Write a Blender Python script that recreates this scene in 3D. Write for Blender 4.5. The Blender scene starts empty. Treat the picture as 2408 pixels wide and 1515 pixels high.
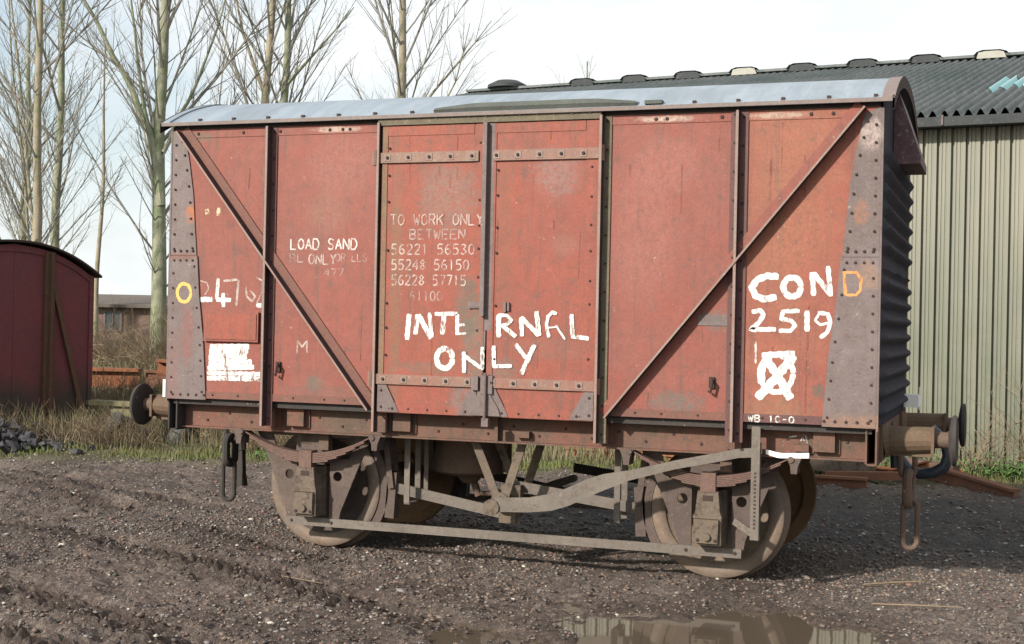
import bpy, bmesh, math, random
import numpy as np
from mathutils import Vector, Matrix
random.seed(7); rng = np.random.RandomState(7)
R = math.radians
scene = bpy.context.scene
col = scene.collection

# ------------------------------------------------------------------ camera
cam_d = bpy.data.cameras.new('camera'); cam = bpy.data.objects.new('camera', cam_d); col.objects.link(cam)
yaw, pitch, roll, fpx = 0.3473, 0.0037, 0.0208, 3243.4
f = Vector((-math.sin(yaw)*math.cos(pitch), math.cos(yaw)*math.cos(pitch), math.sin(pitch)))
r0 = Vector((math.cos(yaw), math.sin(yaw), 0)); u0 = r0.cross(f)
rr = r0*math.cos(roll)+u0*math.sin(roll); uu = -r0*math.sin(roll)+u0*math.cos(roll)
m = Matrix((rr, uu, -f)).transposed().to_4x4(); m.translation = Vector((3.4765, -10.3833, 1.7268))
cam.matrix_world = m
cam_d.sensor_width = 36; cam_d.lens = 36*fpx/2408; cam_d.clip_start = 0.1; cam_d.clip_end = 3000
scene.camera = cam

# ------------------------------------------------------------------ light
SUN = Vector((-0.43, -0.785, 0.445)).normalized()
w = bpy.data.worlds.new('World'); scene.world = w; w.use_nodes = True
nt = w.node_tree; nt.nodes.clear()
out = nt.nodes.new('ShaderNodeOutputWorld'); bg = nt.nodes.new('ShaderNodeBackground')
sky = nt.nodes.new('ShaderNodeTexSky'); sky.sky_type = 'NISHITA'; sky.sun_disc = False
sky.sun_elevation = math.asin(SUN.z); sky.sun_rotation = math.atan2(SUN.x, SUN.y) % (2*math.pi)
sky.air_density = 1.0; sky.dust_density = 2.0
tc = nt.nodes.new('ShaderNodeTexCoord'); nz = nt.nodes.new('ShaderNodeTexNoise')
nz.inputs['Scale'].default_value = 2.6; nz.inputs['Detail'].default_value = 6; nz.inputs['Roughness'].default_value = .55
mp = nt.nodes.new('ShaderNodeMapping'); mp.inputs['Scale'].default_value = (1, 1, 2.2); mp.inputs['Location'].default_value = (.35, .1, .2)
nt.links.new(tc.outputs['Generated'], mp.inputs[0]); nt.links.new(mp.outputs[0], nz.inputs[0])
cr = nt.nodes.new('ShaderNodeValToRGB'); cr.color_ramp.elements[0].position = .27; cr.color_ramp.elements[1].position = .50
cr.color_ramp.elements[0].color = (.45, .45, .45, 1); cr.color_ramp.elements[1].color = (1, 1, 1, 1)
dt = nt.nodes.new('ShaderNodeVectorMath'); dt.operation = 'DOT_PRODUCT'; nt.links.new(tc.outputs['Generated'], dt.inputs[0]); dt.inputs[1].default_value = (.94, .34, -.15)
ma = nt.nodes.new('ShaderNodeMath'); ma.operation = 'MULTIPLY_ADD'; nt.links.new(dt.outputs['Value'], ma.inputs[0]); ma.inputs[1].default_value = .45; nt.links.new(nz.outputs[0], ma.inputs[2])
nt.links.new(ma.outputs[0], cr.inputs[0])
mx = nt.nodes.new('ShaderNodeMixRGB'); nt.links.new(cr.outputs[0], mx.inputs[0]); tn = nt.nodes.new('ShaderNodeMixRGB'); tn.blend_type = 'MULTIPLY'; tn.inputs[0].default_value = 1; nt.links.new(sky.outputs[0], tn.inputs[1]); tn.inputs[2].default_value = (1.45, 1.75, 1.75, 1); nt.links.new(tn.outputs[0], mx.inputs[1])
mx.inputs[2].default_value = (10.9, 11.3, 11.4, 1)
nt.links.new(mx.outputs[0], bg.inputs[0]); bg.inputs[1].default_value = 0.066
nt.links.new(bg.outputs[0], out.inputs[0])
sd = bpy.data.lights.new('sun', 'SUN'); so = bpy.data.objects.new('sun', sd); col.objects.link(so)
sd.energy = 4.8; sd.angle = R(2.0); sd.color = (1, .93, .82)
so.rotation_euler = (-SUN).to_track_quat('-Z', 'Y').to_euler(); so.location = (-10, -20, 15)
scene.view_settings.view_transform = 'Standard'; scene.view_settings.look = 'None'
scene.view_settings.exposure = 0.5; scene.view_settings.gamma = 1; scene.view_settings.use_curve_mapping = False

# ------------------------------------------------------------------ helpers
def link(o, parent=None):
    col.objects.link(o)
    if parent is not None: o.parent = parent
    return o
def tag(o, label=None, cat=None, group=None, kind=None):
    if label: o['label'] = label
    if cat: o['category'] = cat
    if group: o['group'] = group
    if kind: o['kind'] = kind
    return o
def empty(name, loc=(0, 0, 0), rz=0):
    o = bpy.data.objects.new(name, None); o.location = loc; o.rotation_euler = (0, 0, rz); o.empty_display_size = .2
    return link(o)
class MB:
    def __init__(s): s.v = []; s.f = []; s.m = []
    def add(s, vs, fs, mi=0):
        b = len(s.v); s.v += [tuple(v) for v in vs]; s.f += [tuple(i+b for i in q) for q in fs]; s.m += [mi]*len(fs)
    def box(s, x0, x1, y0, y1, z0, z1, mi=0):
        s.add([(x0,y0,z0),(x1,y0,z0),(x1,y1,z0),(x0,y1,z0),(x0,y0,z1),(x1,y0,z1),(x1,y1,z1),(x0,y1,z1)],
              [(0,3,2,1),(4,5,6,7),(0,1,5,4),(1,2,6,5),(2,3,7,6),(3,0,4,7)], mi)
    def prism(s, poly, y0, y1, mi=0):            # poly in (x,z), extruded in y
        n = len(poly)
        a = sum(poly[i][0]*poly[(i+1)%n][1]-poly[(i+1)%n][0]*poly[i][1] for i in range(n))
        if a < 0: poly = poly[::-1]
        s.add([(x,y0,z) for x,z in poly]+[(x,y1,z) for x,z in poly],
              [tuple(range(n)), tuple(range(2*n-1,n-1,-1))]+[(i,i+n,(i+1)%n+n,(i+1)%n) for i in range(n)], mi)
    def bar(s, p, q, wd, th, mi=0, up=(0,1,0)):  # box bar from p to q; th along 'up', wd across
        p = Vector(p); q = Vector(q); d = (q-p).normalized(); a = Vector(up); b = d.cross(a).normalized(); a = b.cross(d).normalized()
        vs = []
        for c in (p, q):
            for i, j in ((-1,-1),(1,-1),(1,1),(-1,1)): vs.append(c+b*(wd/2*i)+a*(th/2*j))
        s.add(vs, [(0,3,2,1),(4,5,6,7),(0,1,5,4),(1,2,6,5),(2,3,7,6),(3,0,4,7)], mi)
    def tube(s, pts, rad, n=8, mi=0, closed=False, cap=True):
        pts = [Vector(p) for p in pts]; N = len(pts)
        rad = rad if isinstance(rad, (list, tuple)) else [rad]*N
        b = len(s.v); prev = None
        for i, p in enumerate(pts):
            if closed: t = pts[(i+1)%N]-pts[i-1]
            else: t = pts[min(i+1,N-1)]-pts[max(i-1,0)]
            t.normalize()
            if prev is None:
                a = t.orthogonal().normalized()
            else:
                a = (prev-t*prev.dot(t)).normalized()
            prev = a; c = t.cross(a)
            for k in range(n):
                th = 2*math.pi*k/n; s.v.append(tuple(p+(a*math.cos(th)+c*math.sin(th))*rad[i]))
        for i in range(N if closed else N-1):
            j = (i+1) % N
            for k in range(n):
                s.f.append((b+i*n+k, b+i*n+(k+1)%n, b+j*n+(k+1)%n, b+j*n+k)); s.m.append(mi)
        if cap and not closed:
            s.f.append(tuple(b+k for k in range(n))[::-1]); s.m.append(mi)
            s.f.append(tuple(b+(N-1)*n+k for k in range(n))); s.m.append(mi)
    def lathe(s, prof, cx, cz, n=48, mi=0):      # prof: (r, y) about the y axis through (cx, cz)
        b = len(s.v)
        for r_, y in prof:
            for k in range(n):
                a = 2*math.pi*k/n; s.v.append((cx+r_*math.cos(a), y, cz+r_*math.sin(a)))
        for i in range(len(prof)-1):
            for k in range(n):
                s.f.append((b+i*n+k, b+i*n+(k+1)%n, b+(i+1)*n+(k+1)%n, b+(i+1)*n+k)); s.m.append(mi)
    def rivet(s, x, y, z, r_=.011, h=.008, ax='y', sg=-1, mi=0):
        n = 6; vs = []
        for rr_, hh in ((r_, 0), (r_*.75, h*.8)):
            for k in range(n):
                a = 2*math.pi*k/n; c, d = rr_*math.cos(a), rr_*math.sin(a)
                vs.append((x+c, y+sg*hh, z+d) if ax == 'y' else (x+sg*hh, y+c, z+d))
        s.add(vs, [(k, (k+1)%n, n+(k+1)%n, n+k) for k in range(n)]+[tuple(range(n, 2*n))], mi)
    def build(s, name, mats, parent=None, smooth=False, kind=None):
        me = bpy.data.meshes.new(name); me.from_pydata(s.v, [], s.f)
        for mt in (mats if isinstance(mats, (list, tuple)) else [mats]): me.materials.append(mt)
        me.polygons.foreach_set('material_index', s.m)
        if smooth: me.polygons.foreach_set('use_smooth', [True]*len(s.f))
        me.update()
        bm = bmesh.new(); bm.from_mesh(me); bmesh.ops.recalc_face_normals(bm, faces=bm.faces); bm.to_mesh(me); bm.free()
        if smooth:
            try: me.set_sharp_from_angle(angle=R(38))
            except Exception: pass
        o = link(bpy.data.objects.new(name, me), parent)
        if kind: o['kind'] = kind
        return o
def np_mesh(name, V, F, mats, mi=None, parent=None, smooth=False, kind=None):
    me = bpy.data.meshes.new(name); k = F.shape[1]
    me.vertices.add(len(V)); me.vertices.foreach_set('co', V.astype(np.float32).ravel())
    me.loops.add(F.size); me.loops.foreach_set('vertex_index', F.astype(np.int32).ravel())
    me.polygons.add(len(F)); me.polygons.foreach_set('loop_start', np.arange(0, F.size, k, dtype=np.int32))
    try: me.polygons.foreach_set('loop_total', np.full(len(F), k, dtype=np.int32))
    except Exception: pass
    for mt in mats: me.materials.append(mt)
    if mi is not None: me.polygons.foreach_set('material_index', mi.astype(np.int32))
    if smooth: me.polygons.foreach_set('use_smooth', np.ones(len(F), dtype=bool))
    me.update(calc_edges=True); me.validate()
    o = link(bpy.data.objects.new(name, me), parent)
    if kind: o['kind'] = kind
    return o
def plate2d(name, outlines, y, th, mat, parent):  # filled flat plate with holes, outlines in (x,z)
    cu = bpy.data.curves.new(name, 'CURVE'); cu.dimensions = '2D'; cu.fill_mode = 'BOTH'; cu.extrude = th/2
    for ol in outlines:
        sp = cu.splines.new('POLY'); sp.points.add(len(ol)-1)
        for i, (x, z) in enumerate(ol): sp.points[i].co = (x, z, 0, 1)
        sp.use_cyclic_u = True
    t = bpy.data.objects.new('t', cu); col.objects.link(t)
    dg = bpy.context.evaluated_depsgraph_get(); me = bpy.data.meshes.new_from_object(t.evaluated_get(dg))
    bpy.data.objects.remove(t); me.name = name
    me.transform(Matrix.Translation((0, y, 0)) @ Matrix.Rotation(R(90), 4, 'X'))
    me.materials.clear(); me.materials.append(mat)
    return link(bpy.data.objects.new(name, me), parent)
def circ(cx, cz, r_, n=16): return [(cx+r_*math.cos(2*math.pi*i/n), cz+r_*math.sin(2*math.pi*i/n)) for i in range(n)]

# ------------------------------------------------------------------ materials
class NT:
    def __init__(s, name):
        s.m = bpy.data.materials.new(name); s.m.use_nodes = True; s.t = s.m.node_tree; s.n = s.t.nodes
        s.b = s.n['Principled BSDF']; s.o = s.n['Material Output']
        s.tc = s.n.new('ShaderNodeTexCoord').outputs['Object']
    def l(s, a, b): s.t.links.new(a, b)
    def map(s, scale=(1,1,1), rot=(0,0,0), loc=(0,0,0), src=None):
        k = s.n.new('ShaderNodeMapping'); k.inputs['Scale'].default_value = scale; k.inputs['Rotation'].default_value = rot
        k.inputs['Location'].default_value = loc; s.l(src or s.tc, k.inputs[0]); return k.outputs[0]
    def noise(s, sc, det=4, ro=.6, src=None, dist=0):
        k = s.n.new('ShaderNodeTexNoise'); k.inputs['Scale'].default_value = sc; k.inputs['Detail'].default_value = det
        k.inputs['Roughness'].default_value = ro; k.inputs['Distortion'].default_value = dist
        s.l(src or s.tc, k.inputs[0]); return k.outputs[0]
    def ramp(s, src, p0, p1, v0=0., v1=1.):
        k = s.n.new('ShaderNodeMapRange'); k.inputs[1].default_value = p0; k.inputs[2].default_value = p1
        k.inputs[3].default_value = v0; k.inputs[4].default_value = v1; k.clamp = True; s.l(src, k.inputs[0]); return k.outputs[0]
    def mix(s, fac, a, b, mode='MIX'):
        k = s.n.new('ShaderNodeMixRGB'); k.blend_type = mode
        for i, v in enumerate((fac, a, b)):
            if isinstance(v, (int, float)): k.inputs[i].default_value = v
            elif isinstance(v, tuple): k.inputs[i].default_value = (*v[:3], 1)
            else: s.l(v, k.inputs[i])
        return k.outputs[0]
    def mul(s, a, b, op='MULTIPLY'):
        k = s.n.new('ShaderNodeMath'); k.operation = op
        for i, v in enumerate((a, b)):
            if isinstance(v, (int, float)): k.inputs[i].default_value = v
            else: s.l(v, k.inputs[i])
        return k.outputs[0]
    def blot(s, cx, cz, rx, rz, edge=.5):         # soft blotch mask in the wagon's own x,z with a ragged rim
        m_ = s.map(scale=(1/rx, 0, 1/rz), loc=(-cx/rx, 0, -cz/rz))
        v = s.n.new('ShaderNodeVectorMath'); v.operation = 'LENGTH'; s.l(m_, v.inputs[0])
        d = s.mul(v.outputs['Value'], s.mul(s.noise(9, 7, .8), 2.4), 'ADD')
        return s.mul(s.ramp(d, 2.1+edge*.5, 2.1-edge*.5), s.ramp(s.noise(34, 5, .8), .40, .56, .25, 1.))
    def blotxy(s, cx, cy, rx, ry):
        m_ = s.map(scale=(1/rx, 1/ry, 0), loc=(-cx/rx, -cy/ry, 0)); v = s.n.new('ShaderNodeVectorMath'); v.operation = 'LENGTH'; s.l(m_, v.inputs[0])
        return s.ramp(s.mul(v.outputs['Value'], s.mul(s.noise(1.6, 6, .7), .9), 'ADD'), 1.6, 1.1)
    def bump(s, h, st=.3, dist=.01):
        k = s.n.new('ShaderNodeBump'); k.inputs['Strength'].default_value = st; k.inputs['Distance'].default_value = dist
        s.l(h, k.inputs['Height']); s.l(k.outputs[0], s.b.inputs['Normal'])
    def fin(s, c, rough=.7, spec=.3, metal=0):
        if isinstance(c, tuple): s.b.inputs['Base Color'].default_value = (*c, 1)
        else: s.l(c, s.b.inputs['Base Color'])
        if isinstance(rough, (int, float)): s.b.inputs['Roughness'].default_value = rough
        else: s.l(rough, s.b.inputs['Roughness'])
        s.b.inputs['Specular IOR Level'].default_value = spec; s.b.inputs['Metallic'].default_value = metal
        return s.m
def worn(name, base, alt, rust, amt=.5, sc=3., rough=.7, streak=.4, bump=.25, blots=()):
    k = NT(name)
    c = k.mix(k.ramp(k.noise(sc*.5, 6, .65), .35, .65), base, alt)
    c = k.mix(k.mul(k.ramp(k.noise(sc*1.1, 7, .75), .44, .60), .45), c, tuple(.72*x+.28*y for x, y in zip(base, rust)))
    c = k.mix(k.mul(k.ramp(k.noise(sc*6, 5, .8), .58, .66), .35), c, tuple(min(1, x*1.35+.02) for x in alt))
    st = k.noise(1., 6, .7, src=k.map(scale=(26, 26, 1.3)))
    c = k.mix(k.mul(k.ramp(st, .52, .72), streak), c, rust)
    c = k.mix(k.mul(k.ramp(k.noise(sc*3.3, 8, .75), .60-.1*amt, .68-.06*amt), min(1, .9*amt+.1)), c, rust)
    c = k.mix(k.mul(k.ramp(k.noise(sc*28, 3, .6), .66, .74), .6), c, tuple(x*.45 for x in rust))
    for (cx, cz, rx, rz, colr, a) in blots:
        c = k.mix(k.mul(k.blot(cx, cz, rx, rz), a), c, colr)
    g = k.noise(70, 3, .6)
    c = k.mix(.35, c, k.mix(k.ramp(g, .3, .7), (.62,.62,.62), (1.32,1.32,1.32)), 'MULTIPLY')
    c = k.mix(.5, c, k.mix(k.ramp(k.noise(9, 5, .8), .3, .7), (.72,.74,.76), (1.22,1.20,1.18)), 'MULTIPLY')
    c = k.mix(k.mul(k.ramp(k.noise(24, 2, .5), .73, .76), .35), c, (.42, .30, .26))
    k.bump(k.noise(sc*9, 8, .7), bump, .006)
    return k.fin(c, rough)
RED = (.218, .059, .043); RED2 = (.205, .070, .056); RED3 = (.240, .063, .040)
GREY = (.095, .062, .052); DK = (.11, .065, .05)
M_side = [worn('side_paint_%d' % i, a, b, GREY, .50, 2.2+i*.3, .62, .75, .14, bl) for i, (a, b, bl) in enumerate([
    (RED, RED2, [(-2.43, 3.14, .13, .035, (0.132, 0.099, 0.073), .9), (-2.55, 1.2, .3, .12, (0.198, 0.079, 0.073), .6)]),
    (RED2, RED, [(-1.25, 3.168, .20, .022, (.40, .32, .27), .9), (-1.40, 1.28, .09, .06, (0.112, 0.092, 0.073), .95), (-1.2, 2.9, .3, .25, (0.264, 0.112, 0.092), .5), (-1.32, 2.55, .18, .16, (0.218, 0.106, 0.079), .6), (-1.3, 1.22, .4, .05, (0.132, 0.079, 0.066), .6)]),
    (RED3, RED, [(-.35, 2.66, .24, .26, (0.191, 0.112, 0.092), .85), (-.17, 1.86, .1, .26, (0.112, 0.092, 0.073), .95), (-.12, 1.55, .10, .3, (0.132, 0.106, 0.086), .8), (-.5, 1.42, .3, .05, (0.145, 0.086, 0.066), .8), (-.74, 2.0, .05, 1.0, (0.152, 0.099, 0.059), .6), (-.2, 1.2, .1, .13, (0.139, 0.112, 0.106), .9)]),
    (RED, RED3, [(.47, 2.80, .17, .18, (0.205, 0.119, 0.106), .8), (.1, 1.42, .12, .1, (0.145, 0.099, 0.079), .8), (.1, 2.5, .06, .8, (0.178, 0.073, 0.046), .6), (.55, 2.3, .12, .08, (0.198, 0.099, 0.079), .5), (.45, 1.58, .3, .08, (0.178, 0.092, 0.073), .5)]),
    (RED2, RED, [(1.25, 3.165, .20, .022, (.40, .32, .27), .9), (1.35, 1.24, .2, .07, (0.119, 0.099, 0.086), .9), (1.25, 2.85, .25, .2, (0.277, 0.112, 0.092), .5), (1.62, 1.80, .14, .07, (0.132, 0.099, 0.086), .95), (1.1, 2.4, .25, .5, (0.271, 0.106, 0.086), .5)]),
    (RED, (.25,.095,.06), [(2.0, 3.165, .2, .022, (.38, .30, .25), .8), (2.0, 1.22, .25, .08, (0.198, 0.112, 0.066), .6), (2.1, 2.5, .3, .5, (0.271, 0.112, 0.066), .5), (2.3, 1.35, .05, .05, (0.092, 0.079, 0.066), .9)])])]
M_steel = worn('bare_primed_steel', (.125, .095, .092), (.155, .122, .122), (.085, .045, .035), .45, 4., .6, .25, .3,
               [(-2.49, 2.55, .05, .07, (.34, .11, .045), .95), (-2.6, 2.22, .2, .03, (.17,.07,.05), .8), (-2.5, 1.62, .06, .25, (.2,.07,.06), .7), (-2.62, 1.3, .06, .4, (.2,.09,.08), .5), (2.55, 2.52, .05, .09, (.24,.11,.07), .9), (2.6, 2.1, .08, .1, (.25,.15,.1), .7),
                (2.60, 3.02, .08, .10, (.48,.38,.35), .55), (2.57, 1.15, .3, .06, (.25,.13,.08), .6)])
M_strap = worn('strap_paint', (.21, .09, .068), (.18, .125, .10), (.21, .18, .15), .6, 6., .6, .1, .3)
M_redtrim = worn('trim_red', (.16, .062, .048), (.13, .062, .05), (.09, .065, .05), .5, 5, .65, .3, .3)
M_dktrim = worn('stanchion_paint', (.115, .048, .045), (.09, .046, .046), (.085, .065, .05), .6, 6, .65, .3, .3)
M_lintel = worn('mossy_lintel', (.12, .10, .068), (.10, .085, .06), (.21, .17, .13), .5, 6, .8, .2, .4)
M_door_edge = worn('door_edge', (.16, .105, .07), (.20, .10, .065), (.18, .13, .08), .5, 6, .75, .3, .3)
M_sole = worn('solebar_paint', (0.1628, 0.0686, 0.0510), (0.1012, 0.0669, 0.0510), (0.0792, 0.0598, 0.0458), .95, 3.2, .8, .6, .4)
M_rust = worn('rust_brown', (0.1062, 0.0723, 0.0553), (0.1318, 0.0850, 0.0638), (0.0638, 0.0467, 0.0382), .5, 7, .8, .2, .5)
M_mudsteel = worn('mud_covered_steel', (0.1131, 0.0874, 0.0686), (0.1365, 0.1037, 0.0780), (0.0507, 0.0374, 0.0296), .9, 5, .85, .1, .35)
M_disc_shade = worn('shaded_disc', (.06, .046, .04), (.09, .066, .052), (.04, .03, .026), .6, 4, .7, .1, .3)  # left disc: shade behind the axleguard painted into its colour
M_guard = worn('axleguard_iron', (0.0855, 0.0630, 0.0576), (0.1125, 0.0828, 0.0702), (0.0495, 0.0333, 0.0288), .6, 5, .85, .25, .4)
M_spring = worn('spring_iron', (.115, .066, .055), (.14, .085, .07), (.06, .045, .04), .6, 8, .8, .1, .4)
M_wheel = worn('wheel_steel', (0.1312, 0.1050, 0.0820), (0.1681, 0.1230, 0.0918), (0.0697, 0.0492, 0.0394), .6, 4, .8, .05, .3)
M_tyre = worn('tyre_steel', (0.1364, 0.1074, 0.0880), (0.1804, 0.1276, 0.0950), (0.0880, 0.0528, 0.0370), .4, 5, .6, .05, .3)
M_farwheel = worn('rusty_wheel', (0.1500, 0.0863, 0.0450), (0.1125, 0.0675, 0.0413), (0.0675, 0.0450, 0.0338), .4, 5, .8, .1, .3)
M_bar = worn('scuffed_bar', (0.1480, 0.1264, 0.1104), (0.1040, 0.0880, 0.0760), (0.0840, 0.0520, 0.0360), .6, 6, .6, .1, .3)
M_black = worn('dark_underframe', (.035, .032, .032), (.05, .042, .04), (.06, .042, .034), .4, 5, .85, .1, .3)
M_end_shade = worn('end_wall_shaded_paint', (.018, .022, .032), (.036, .024, .032), (.032, .026, .030), .5, 4, .95, .3, .4)  # dark blue carries the shade of the end turned from the sun
M_hood = worn('hood_paint', (.11, .045, .055), (.085, .05, .06), (.27, .25, .25), .55, 6, .6, .1, .3)
M_maroon = worn('maroon_van_paint', (.150, .030, .036), (.105, .030, .038), (.06, .04, .035), .5, 3, .6, .3, .2)
def lowmoss(mt):
    t = mt.node_tree; b = t.nodes['Principled BSDF']; src = b.inputs['Base Color'].links[0].from_socket
    tc_ = t.nodes.new('ShaderNodeTexCoord'); sx = t.nodes.new('ShaderNodeSeparateXYZ'); t.links.new(tc_.outputs['Object'], sx.inputs[0]); n_ = t.nodes.new('ShaderNodeTexNoise'); n_.inputs['Scale'].default_value = 2.5; n_.inputs['Detail'].default_value = 6; t.links.new(tc_.outputs['Object'], n_.inputs[0])
    ad = t.nodes.new('ShaderNodeMath'); ad.operation = 'MULTIPLY_ADD'; t.links.new(n_.outputs[0], ad.inputs[0]); ad.inputs[1].default_value = 1.1; t.links.new(sx.outputs[2], ad.inputs[2])
    mr = t.nodes.new('ShaderNodeMapRange'); mr.inputs[1].default_value = 1.6; mr.inputs[2].default_value = 1.1; mr.inputs[3].default_value = 0; mr.inputs[4].default_value = .85; t.links.new(ad.outputs[0], mr.inputs[0])
    mx_ = t.nodes.new('ShaderNodeMixRGB'); t.links.new(mr.outputs[0], mx_.inputs[0]); t.links.new(src, mx_.inputs[1]); mx_.inputs[2].default_value = (.028, .030, .022, 1); t.links.new(mx_.outputs[0], b.inputs['Base Color'])
lowmoss(M_maroon)
M_maroon2 = worn('maroon_van_ironwork', (.10, .045, .03), (.08, .05, .03), (.07, .06, .035), .5, 4, .8, .3, .2)
M_yellowbuf = worn('buffer_housing', (0.1062, 0.0782, 0.0510), (0.1148, 0.0680, 0.0442), (0.1360, 0.0578, 0.0323), .5, 6, .75, .2, .3)
M_orange = worn('orange_rust', (.27, .10, .045), (.20, .085, .045), (.13, .06, .04), .5, 5, .85, .2, .4)
M_redrust = worn('red_rust', (.15, .068, .045), (.19, .085, .05), (.10, .055, .042), .5, 5, .85, .2, .4)
M_web_shade = worn('web_shaded', (.042, .026, .032), (.06, .032, .03), (.05, .042, .032), .5, 6, .7, .3, .3)  # darker than the flanges: the unlit web face is painted in
M_lip = worn('worn_sunlit_lip', (.24, .19, .17), (.20, .11, .09), (.15, .10, .08), .5, 9, .6, .1, .3)  # worn edge, its paleness also standing in for sun on the web
M_rain = worn('rain_strip_metal', (.060, .070, .064), (.085, .09, .08), (.10, .085, .07), .5, 5, .7, .2, .3)
def roofmat():
    k = NT('van_roof_felt')
    st = k.noise(1, 6, .7, src=k.map(scale=(7, .9, .9), rot=(0, 0, .3)))
    c = k.mix(k.ramp(st, .34, .66), (.165, .20, .245), (.25, .29, .335))
    c = k.mix(k.mul(k.ramp(k.noise(1, 6, .75, src=k.map(scale=(2.2, 1, 1))), .5, .62), .5), c, (.14, .165, .19))
    c = k.mix(k.mul(k.ramp(k.noise(22, 4, .8), .62, .7), .6), c, (.10, .11, .11))
    c = k.mix(k.mul(k.ramp(k.noise(5, 6, .7), .5, .75), .4), c, (.17, .19, .23))
    k.bump(st, .15, .01); return k.fin(c, .42, .5)
M_roof = roofmat()
M_roofedge = worn('roof_edge', (.17, .125, .115), (.17, .15, .145), (.22, .16, .14), .5, 5, .7, .1, .3)
def asbestos():
    k = NT('fibre_cement_roof')
    c = k.mix(k.ramp(k.noise(.7, 6, .7), .35, .65), (.085, .105, .105), (.165, .17, .17))
    c = k.mix(k.mul(k.ramp(k.noise(1, 6, .75, src=k.map(scale=(6, .6, .6))), .48, .66), .7), c, (.07, .095, .09))
    c = k.mix(k.mul(k.ramp(k.noise(9, 5, .7), .55, .7), .6), c, (.23, .22, .22))
    k.bump(k.noise(14, 5, .7), .4, .02); return k.fin(c, .85, .25)
M_asb = asbestos()
def cladding():
    k = NT('beige_cladding')
    c = k.mix(k.ramp(k.noise(1, 5, .7, src=k.map(scale=(3.5, 3.5, .35))), .35, .65), (.205, .19, .15), (.155, .157, .125))
    z = k.n.new('ShaderNodeSeparateXYZ'); k.l(k.tc, z.inputs[0])
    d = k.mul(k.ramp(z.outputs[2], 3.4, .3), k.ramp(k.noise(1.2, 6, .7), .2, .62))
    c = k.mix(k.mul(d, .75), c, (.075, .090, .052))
    return k.fin(c, .5, .4)
M_clad = cladding()
M_gutter = worn('gutter_dark', (.024, .029, .033), (.038, .042, .045), (.07, .066, .06), .5, 3, .7, .2, .3)
def flat(name, c, rough=.6, spec=.4, var=.25, sc=12):
    k = NT(name); q = k.mix(k.noise(sc, 5, .7), tuple(x*(1-var) for x in c), tuple(x*(1+var) for x in c)); return k.fin(q, rough, spec)
M_rubber = flat('hose_rubber', (.022, .03, .045), .4)
M_cyan = flat('translucent_rooflight', (.22, .42, .44), .4, .5, .15, 3)
M_white = flat('white_paint', (.8, .8, .77), .6, .3, .05)
M_dkhole = flat('dark_iron', (.045, .03, .026), .8, .2)
def bark(name, a, b, moss):
    k = NT(name); c = k.mix(k.ramp(k.noise(2, 7, .7, src=k.map(scale=(4, 4, .8))), .35, .65), a, b)
    c = k.mix(k.mul(k.ramp(k.noise(3.5, 6, .7), .46, .58), .65), c, moss); k.bump(k.noise(9, 6, .7, src=k.map(scale=(3, 3, .7))), .6, .03)
    return k.fin(c, .9, .2)
M_bark = bark('poplar_bark', (.20, .21, .145), (.29, .28, .215), (.12, .16, .075))
M_bark2 = bark('poplar_bark_brown', (.24, .20, .15), (.31, .27, .21), (.16, .17, .09))
M_twig = flat('bare_twig', (.21, .20, .175), .9, .2, .3, .5)
M_bramble = flat('bramble_stem', (.20, .15, .10), .9, .2, .4, 3)
def blade(name, cols, rough=.7):
    k = NT(name); oi = k.n.new('ShaderNodeNewGeometry')
    c = k.mix(oi.outputs['Random Per Island'], cols[0], cols[1]); c = k.mix(k.ramp(k.noise(.9, 4, .6), .4, .6), c, cols[2])
    return k.fin(c, rough, .2)
M_grass = blade('green_grass', [(.085, .125, .035), (.14, .155, .05), (.13, .115, .055)])
M_leaf = blade('weed_leaf', [(.06, .14, .035), (.12, .22, .06), (.08, .13, .04)])
M_dry = blade('dry_weed', [(.25, .19, .12), (.16, .12, .08), (.13, .13, .07)])
def paintm(name, c, lo, hi, sc=22, rough=.65, maxa=1.):
    k = NT(name); k.fin(k.mix(k.noise(30, 3), c, tuple(x*.72 for x in c)), rough, .3)
    n1 = k.noise(sc, 6, .75, src=k.map(scale=(1, 1, .45)))
    a = k.mul(k.ramp(n1, lo, hi), maxa)
    tr = k.n.new('ShaderNodeBsdfTransparent'); ms = k.n.new('ShaderNodeMixShader')
    k.l(a, ms.inputs[0]); k.l(tr.outputs[0], ms.inputs[1]); k.l(k.b.outputs[0], ms.inputs[2]); k.l(ms.outputs[0], k.o.inputs[0])
    return k.m
W1 = paintm('brush_white_solid', (.58, .58, .57), .32, .44)
W6 = paintm('brush_white_thin', (.62, .61, .59), .37, .47, 16)
W2 = paintm('brush_white_worn', (.62, .60, .58), .42, .52)
W3 = paintm('stencil_white_faded', (.62, .52, .48), .36, .56, 30, .7, .72)
W5 = paintm('stencil_white_clear', (.70, .63, .60), .34, .50, 30, .7, .85)
W4 = paintm('stencil_white_ghost', (.55, .43, .40), .40, .58, 26, .7, .65)
OR1 = paintm('brush_orange', (.78, .42, .12), .30, .42)
OR2 = paintm('brush_orange_worn', (.62, .27, .10), .34, .48)
CR1 = paintm('cream_daub', (.72, .55, .36), .42, .55)

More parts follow.
